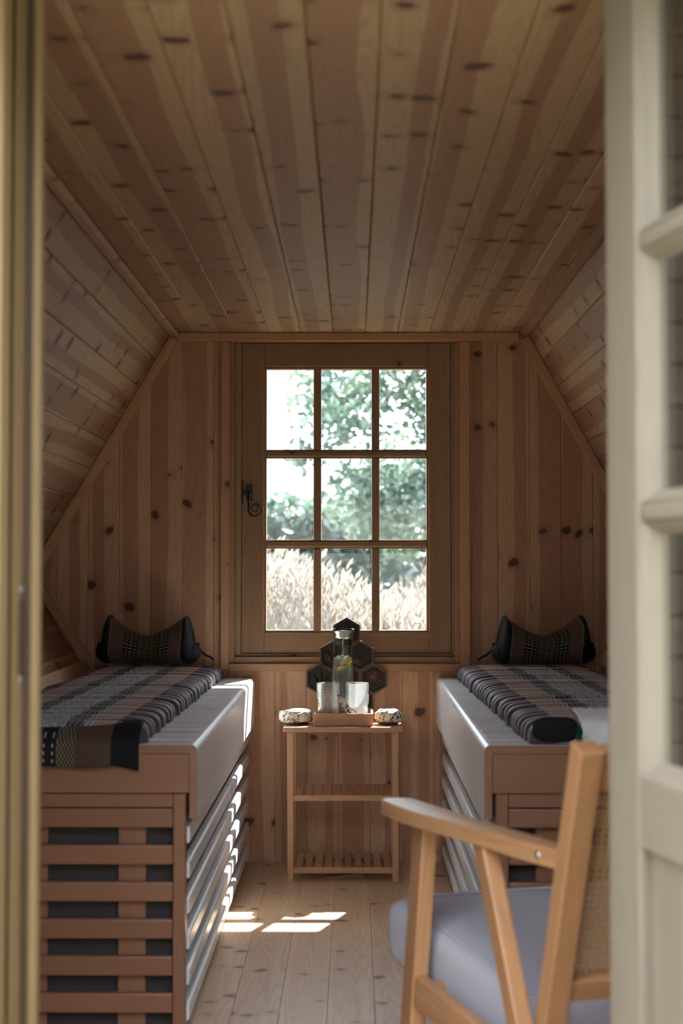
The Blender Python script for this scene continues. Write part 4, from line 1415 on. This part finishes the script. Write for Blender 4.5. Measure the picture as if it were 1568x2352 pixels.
def both(fn):
    """call fn twice: with the identity and mirrored about the chair's middle plane"""
    fn(lambda p: Vector(p))
    fn(lambda p: CM @ (lambda q: Vector((-q.x, q.y, q.z)))(CMI @ Vector(p)))


UPc = (CM.to_3x3() @ Vector((0, 1, 0)))


def chair_side(m):
    side = (m(Vector((0, 0, 0))) - m(Vector((1, 0, 0)))).normalized()
    xdir = (CM.to_3x3() @ Vector((1, 0, 0)))
    # posts: thickness w across the chair, h along its depth
    bar('front_leg', m((0.098, 2.715, 0.0)), m((0.134, 2.655, 0.586)), 0.030, 0.062, M_CHAIR, chair, UPc, 0.004, 2)
    bar('back_post', m((0.311, 2.335, 0.255)), m((0.3475, 2.125, 0.786)), 0.040, 0.040, M_CHAIR, chair, UPc, 0.004, 2)
    bar('rear_leg', m((0.322, 2.205, 0.0)), m((0.222, 2.445, 0.588)), 0.030, 0.048, M_CHAIR, chair, UPc, 0.004, 2)
    bar('seat_rail', m((0.120, 2.662, 0.268)), m((0.300, 2.285, 0.222)), 0.024, 0.060, M_CHAIR, chair, (0, 0, 1), 0.004, 2)
    # arm: swept flat section with rounded nose
    path = [((0.343, 2.222), 0.040), ((0.326, 2.258), 0.044), ((0.285, 2.335), 0.050), ((0.236, 2.425), 0.056), ((0.186, 2.515), 0.064),
            ((0.140, 2.600), 0.072), ((0.108, 2.665), 0.074), ((0.083, 2.715), 0.064), ((0.072, 2.738), 0.046), ((0.067, 2.748), 0.020)]
    ring = []
    pts_ = [Vector((p[0][0], p[0][1], 0)) for p in path]
    for k, ((x, y), w) in enumerate(path):
        t = (pts_[min(k + 1, len(path) - 1)] - pts_[max(k - 1, 0)]).normalized()
        nn = Vector((t.y, -t.x, 0))
        ztop = 0.613 + 0.004 * math.sin(PI * k / 9) * -1 + (0.0 if k < 8 else -0.003 * (k - 7))
        th = 0.030 if k < 3 else 0.027
        sec_ = [(-0.5, -th), (-0.5, -0.006), (-0.44, -0.001), (0, 0.0), (0.44, -0.001), (0.5, -0.006), (0.5, -th), (0.3, -th - 0.003), (-0.3, -th - 0.003)]
        ring.append([m(Vector((x, y, 0)) + nn * (w * a) + Vector((0, 0, ztop + dz))) for a, dz in sec_])
    V = [p for r in ring for p in r]; n = 9; F = []
    for k in range(len(ring) - 1):
        for j in range(n): F.append([k * n + j, k * n + (j + 1) % n, (k + 1) * n + (j + 1) % n, (k + 1) * n + j])
    F += [list(range(n)), [(len(ring) - 1) * n + j for j in range(n)]]
    cc = m((0.2, 2.48, 0.6)); d = (m((0.067, 2.748, 0)) - m((0.343, 2.222, 0)))
    Mi = mat4(frame(d, (0, 0, 1)), cc); inv = Mi.inverted()
    arm = link('armrest', fixn(pydata('armrest', [inv @ v for v in V], F, False)), M_CHAIR, chair, Mi)
    return arm


arms = []
both(lambda m: arms.append(chair_side(m)))
# dowel plug on the outer face of the visible arm
pg = link('dowel_plug', fixn(lathe('plug', [(0, 0.0015), (0.0055, 0.001), (0.006, 0)], 14)), M_SCREW, arms[0],
          mat4(frame((0, 0, 1), (-0.88, -0.47, 0)), Vector((0.2905, 2.2710, 0.596))))
pg['label'] = 'small round metal fixing'
# cross rails of back and seat, in chair coordinates
ptop = CMI @ Vector((0.3475, 2.125, 0.786)); pbot = CMI @ Vector((0.311, 2.335, 0.255))


def on_post(z):
    t = (z - pbot.z) / (ptop.z - pbot.z)
    return pbot + (ptop - pbot) * t


def cross(name, z, h, w, inset=0.020, dz_up=None):
    p = on_post(z); q = Vector((-p.x - inset, p.y, z)); p = Vector((p.x + inset, p.y, z))
    up = (ptop - pbot); up.x = 0
    return bar(name, CM @ p, CM @ q, w, h, M_CHAIR, chair, CM.to_3x3() @ up, 0.004, 2)


cross('top_rail', 0.752, 0.068, 0.026)
cross('lower_back_rail', 0.385, 0.040, 0.030)
for (ya_, z_) in ((0.035, 0.262), (-0.33, 0.228)):
    xw = 0.262 if ya_ > 0 else 0.19
    bar('seat_crossbar', CM @ Vector((-xw, ya_, z_)), CM @ Vector((xw, ya_, z_)), 0.024, 0.050, M_CHAIR, chair, (0, 0, 1), 0.003)
# cane panel: square grid with octagonal holes, built between the rails
pitch = 0.0125
zlo, zhi = 0.402, 0.722
pa, pb_ = on_post(zlo), on_post(zhi)
hgt_ = (pb_ - pa).length
ncols = int((2 * abs(pa.x) - 0.04) / pitch); nrows = int(hgt_ / pitch)
upv = Vector((0, pb_.y - pa.y, pb_.z - pa.z)).normalized()
V = []; F = []
for r_ in range(nrows):
    for c_ in range(ncols):
        ox = (c_ - ncols / 2) * pitch; oz = r_ * pitch
        b0 = len(V)
        sq = [(0, 0), (0.5, 0), (1, 0), (1, 0.5), (1, 1), (0.5, 1), (0, 1), (0, 0.5)]
        hr = 0.27
        for a_, b_ in sq: V.append((ox + a_ * pitch, oz + b_ * pitch, 0))
        for k in range(8):
            a = -3 * PI / 4 + k * PI / 4
            V.append((ox + (0.5 + hr * math.cos(a)) * pitch, oz + (0.5 + hr * math.sin(a)) * pitch, 0.0))
        for k in range(8):
            F.append([b0 + k, b0 + (k + 1) % 8, b0 + 8 + (k + 1) % 8, b0 + 8 + k])
Rc = CM.to_3x3() @ Matrix((Vector((1, 0, 0)), upv, Vector((1, 0, 0)).cross(upv))).transposed()
co = link('cane_panel', pydata('cane_panel', V, F), M_CANE, chair, mat4(Rc, CM @ Vector((0, pa.y, pa.z))))
md = co.modifiers.new('thickness', 'SOLIDIFY'); md.thickness = 0.002
# seat cushion
Lc = [CMI @ Vector(p) for p in ((0.056, 2.868, 0.0), (0.290, 2.400, 0.0))]
xf, yf = abs(Lc[0].x), Lc[0].y
xb_, yb_ = abs(Lc[1].x), Lc[1].y


def cushion(u, v):
    # u across round section, superellipsoid in plan (trapezoid) and section
    a = 2 * PI * u; t = -PI / 2 + PI * v
    def se(val, e): return math.copysign(abs(val) ** e, val)
    ct = abs(math.cos(t)) ** 0.18
    px = se(math.cos(a), 0.12) * ct; py = se(math.sin(a), 0.12) * ct
    yy = (yf + yb_) / 2 + py * (yf - yb_) / 2
    wv = xb_ + (xf - xb_) * (py + 1) / 2
    xx = px * wv
    zz_ = se(math.sin(t), 0.34) * 0.066
    if zz_ > 0: zz_ += 0.016 * (1 - px * px) * (1 - py * py)
    tilt = (yy - yf) * 0.13
    return tuple(CM @ Vector((xx, yy, 0.330 + zz_ + tilt)))


cu_ = link('seat_cushion', fixn(grid_mesh('seat_cushion', 96, 40, cushion, closed_u=True)), M_SEAT, chair)
pts = []
for k in range(61):
    a = 2 * PI * k / 60
    p_ = CMI @ Vector(cushion((k % 60) / 60, 0.80)); pts.append(CM @ Vector((p_.x * 1.004, p_.y * 1.002, p_.z + 0.003)))
link('piping', tube('piping', pts, 0.0032, 6), M_SEAT, cu_)
tg = block('green_tag', 0.0, 0.008, 0.0, 0.012, 0.0, 0.016, M_GREEN, cu_, 'z', 0.001)
tg.matrix_basis = Matrix.Translation(Vector(cushion(0.5 + 0.04, 0.5)) + Vector((0.06, -0.145, -0.005))) @ Matrix.Rotation(CA, 4, 'Z')

# ================================================================== towel and sprig on the bench behind the chair
tw = thing('folded_towel', 'rumpled white towel on the bench end behind the armchair', 'towel', (0.60, 3.30, BZ))


def tfn(u, v):
    # cloth laid over the end of the mattress and hanging down in front of it
    x = 0.505 + 0.20 * u
    wr = 0.008 * mnoise.noise(Vector((x * 22, v * 3, 1.3))) + 0.005 * mnoise.noise(Vector((x * 45, v * 7, 4.1)))
    if v < 0.45:
        t = v / 0.45
        return (x, 3.305 - 0.105 * t, BZ + 0.070 + abs(wr) * 0.8 - 0.010 * t * t)
    t = (v - 0.45) / 0.55
    return (x + 0.01 * t * math.sin(8 * u), 3.196 - 0.016 * math.sin(min(1.0, 3 * t) * PI / 2) + wr * 0.8 - 0.008, BZ + 0.060 - 0.085 * t - (0.02 * (0.15 - u) / 0.15 * t if u < 0.15 else 0))


o = link('towel_cloth', grid_mesh('towel_cloth', 40, 30, tfn), M_TOWEL, tw)
md = o.modifiers.new('thickness', 'SOLIDIFY'); md.thickness = 0.007; md.offset = 1.0
sp_ = thing('green_sprig', 'small dark green leafy sprig beside the white towel', 'plant', (0.500, 3.168, BZ - 0.02))
V = []; F = []
rr_ = random.Random(5)
lf = fixn(grid_mesh('sprig_leaf', 4, 6, lambda u, v: ((u - 0.5) * 0.014 * math.sin(PI * (0.06 + 0.9 * v)), 0.004 * math.sin(PI * v), 0.034 * v)))
for k in range(11):
    a = 2 * PI * k / 11 * 2.4
    til = 0.15 + 0.35 * (k / 11)
    link('leaf', lf, M_GREEN, sp_, Matrix.Translation((0.500, 3.172, BZ - 0.005 + 0.020 * (1 - k / 11))) @ Matrix.Rotation(a, 4, 'Z') @ Matrix.Rotation(til, 4, 'X'))

# ================================================================== outdoors
GZ = -0.30
gnd = pydata('ground', [(-60, -40, GZ), (60, -40, GZ), (60, 70, GZ), (-60, 70, GZ)], [[0, 1, 2, 3]])
tag(link('ground', gnd, M_GROUND), 'meadow ground outside the cabin', 'ground', kind='structure')
rg = random.Random(11)


def grass_mesh(name, n, x0, x1, y0, y1, h0, h1, head, wmul=1.0, clump=None):
    V = []; F = []
    for i_ in range(n):
        y = y0 + (y1 - y0) * rg.random() ** 1.25
        half_ = 0.9 + 0.2 * y
        x = rg.uniform(-half_, half_)
        if clump:
            cxy = clump[i_ % len(clump)]
            x = cxy[0] + rg.gauss(0, 0.13); y = cxy[1] + rg.gauss(0, 0.3)
        h_ = rg.uniform(h0, h1) * (0.92 + 0.18 * math.sin(x * 1.7 + 0.4 * y))
        a = rg.uniform(0, 2 * PI); lean = rg.uniform(0.02, 0.20) * h_
        dx, dy = math.cos(a), math.sin(a)
        w = rg.uniform(0.0022, 0.0042) * wmul
        tx, ty = -dy * w, dx * w
        base = Vector((x, y, GZ)); mid = base + Vector((dx * lean * 0.3, dy * lean * 0.3, h_ * 0.6)); top = base + Vector((dx * lean, dy * lean, h_))
        b = len(V)
        V += [base + Vector((-tx, -ty, 0)), base + Vector((tx, ty, 0)), mid + Vector((tx, ty, 0)), mid + Vector((-tx, -ty, 0)), top]
        F += [[b, b + 1, b + 2, b + 3], [b + 3, b + 2, b + 4]]
        # drooping seed head: two crossed diamonds
        hl_ = head * rg.uniform(0.7, 1.3); hw_ = hl_ * 0.17
        d2 = Vector((dx * 0.5, dy * 0.5, 0.9)).normalized()
        for q in (Vector((-dy, dx, 0)), Vector((dx, dy, -0.4)).normalized()):
            b = len(V); s0 = top - d2 * hl_ * 0.5
            V += [s0, s0 + d2 * hl_ * 0.45 + q * hw_, s0 + d2 * hl_, s0 + d2 * hl_ * 0.45 - q * hw_]
            F.append([b, b + 1, b + 2, b + 3])
        # low leaf
        if i_ % 2 == 0:
            a2 = rg.uniform(0, 2 * PI); ll = h_ * rg.uniform(0.5, 0.85); e = Vector((math.cos(a2), math.sin(a2), 0))
            pv = Vector((-e.y, e.x, 0)) * w * 1.3
            b = len(V)
            V += [base - pv, base + pv, base + e * ll * 0.18 + Vector((0, 0, ll * 0.8)) + pv, base + e * ll * 0.18 + Vector((0, 0, ll * 0.8)) - pv, base + e * ll * 0.5 + Vector((0, 0, ll * 0.95))]
            F += [[b, b + 1, b + 2, b + 3], [b + 3, b + 2, b + 4]]
    return pydata(name, V, F)


gr = link('meadow_grass', grass_mesh('meadow_grass', 36000, 0, 0, 8.0, 13.0, 0.88, 1.40, 0.075, 0.6), M_STRAW)
tag(gr, 'tall pale dry meadow grass with seed heads', 'grass', kind='stuff')
dk = link('dock_stalks', grass_mesh('dock_stalks', 520, 0, 0, 0, 0, 0.95, 1.36, 0.16, 1.2,
                                    [(-0.55, 9.5), (-0.30, 10.5), (-0.46, 12.0), (0.02, 9.0), (-0.10, 11.0), (0.9, 12.0), (-1.6, 10.0)]), M_DOCK)
tag(dk, 'rust red dock stalks among the meadow grass', 'dock', kind='stuff')


def leaf_cloud(name, blobs, n, size, seed, mat, parent):
    r = random.Random(seed)
    V = []; F = []
    tot = sum(b[3] * b[4] * b[5] for b in blobs)
    for (cx, cy, cz, rx, ry, rz_) in blobs:
        m_ = int(n * rx * ry * rz_ / tot)
        for _ in range(m_):
            d = Vector((r.gauss(0, 1), r.gauss(0, 1), r.gauss(0, 1))).normalized() * r.random() ** 0.45
            p = Vector((cx + d.x * rx, cy + d.y * ry, cz + d.z * rz_))
            s_ = size * r.uniform(0.6, 1.35)
            nrm = Vector((r.gauss(0, 1), r.gauss(0, 1), r.gauss(0, 1) + 0.5)).normalized()
            t = nrm.orthogonal().normalized(); t.rotate(Matrix.Rotation(r.uniform(0, 6.28), 3, nrm)); b_ = nrm.cross(t)
            k = len(V)
            V += [p - t * s_, p + b_ * s_ * 0.55 - t * s_ * 0.15 + nrm * s_ * 0.12, p + t * s_, p - b_ * s_ * 0.55 - t * s_ * 0.15 + nrm * s_ * 0.12]
            F.append([k, k + 1, k + 2, k + 3])
    return link(name, pydata(name, V, F), mat, parent)


def tree(loc, h_, blobs, n, size, seed, mat, label, cat='tree', name='tree', trunk=0.12, group=None):
    t = thing(name, label, cat, loc, group=group)
    x, y, z = loc
    r = random.Random(seed + 50)
    link('trunk', tube('trunk', [(x, y, z), (x + 0.05, y, z + h_ * 0.3), (x - 0.05, y + 0.05, z + h_ * 0.6), (x, y, z + h_ * 0.95)], [trunk, trunk * 0.8, trunk * 0.5, trunk * 0.15], 10), M_BARK, t)
    for b in blobs[:7]:
        link('branch', tube('branch', [(x, y, z + h_ * r.uniform(0.3, 0.55)), ((x + b[0]) / 2, (y + b[1]) / 2, (z + h_ * 0.5 + b[2]) / 2 + 0.1), (b[0], b[1], b[2])],
                            [trunk * 0.4, trunk * 0.25, trunk * 0.08], 7), M_BARK, t)
    leaf_cloud('foliage', blobs, n, size, seed, mat, t)
    return t


rb = random.Random(21)
blobs = []
for k in range(34):
    while True:
        d = Vector((rb.uniform(-1, 1), rb.uniform(-1, 1), rb.uniform(-1, 1)))
        if d.length < 1: break
    blobs.append((1.15 + d.x * 1.75, 15.7 + d.y * 1.4, 3.0 + d.z * 2.1, rb.uniform(0.30, 0.60), rb.uniform(0.3, 0.6), rb.uniform(0.28, 0.5)))
blobs += [(-0.35, 15.4, 2.7, 0.4, 0.4, 0.35), (-0.55, 15.5, 2.2, 0.28, 0.4, 0.22), (0.1, 15.2, 1.8, 0.5, 0.5, 0.45), (0.5, 15.4, 1.5, 0.6, 0.6, 0.5)]
tree((1.3, 15.7, GZ), 5.0, blobs, 12500, 0.058, 1, M_LEAF, 'leafy broad tree standing beyond the meadow', trunk=0.14)
for k, (bx, by, bh) in enumerate(((-2.5, 23.4, 2.9), (-0.4, 23.4, 2.75), (1.7, 23.4, 3.3), (3.8, 23.4, 3.6), (-4.6, 23.4, 3.4), (5.9, 23.4, 3.7))):
    # neighbours in the hedge meet flank to flank
    bl = [(bx + dx_, by + rb.uniform(-0.3, 0.3), GZ + bh * dz_, 0.46, 0.6, bh * 0.22) for dx_ in (-0.76, -0.25, 0.25, 0.76) for dz_ in (0.18, 0.45, rb.uniform(0.66, 0.78))]
    bl += [(bx, by + 0.2, GZ + bh * 0.42, 0.9, 0.6, bh * 0.42)]
    tree((bx, by, GZ), bh, bl, 10000, 0.085, 100 + k, M_LEAF2, 'dark green hedge shrub at the far edge of the meadow', 'shrub', 'hedge_shrub', 0.06, 'hedge shrubs behind the meadow')

# unseen hedge added behind the camera to cut low daylight at the door
for k in range(7):
    bx = -9.9 + 3.3 * k; by = -6.0; bh = 4.6 + 0.5 * ((k * 7) % 3)
    bl = [(bx + dx_, by + rb.uniform(-0.3, 0.3), GZ + bh * dz_, 0.8, 0.7, bh * 0.22) for dx_ in (-0.72, 0.0, 0.72) for dz_ in (0.22, 0.5, 0.78)]
    tree((bx, by, GZ), bh, bl, 2600, 0.20, 300 + k, M_LEAF2, 'tall dark bush added out of view to cut low daylight', 'bush', 'unseen_shade_bush', 0.08, 'added hedge out of view opposite the cabin door')
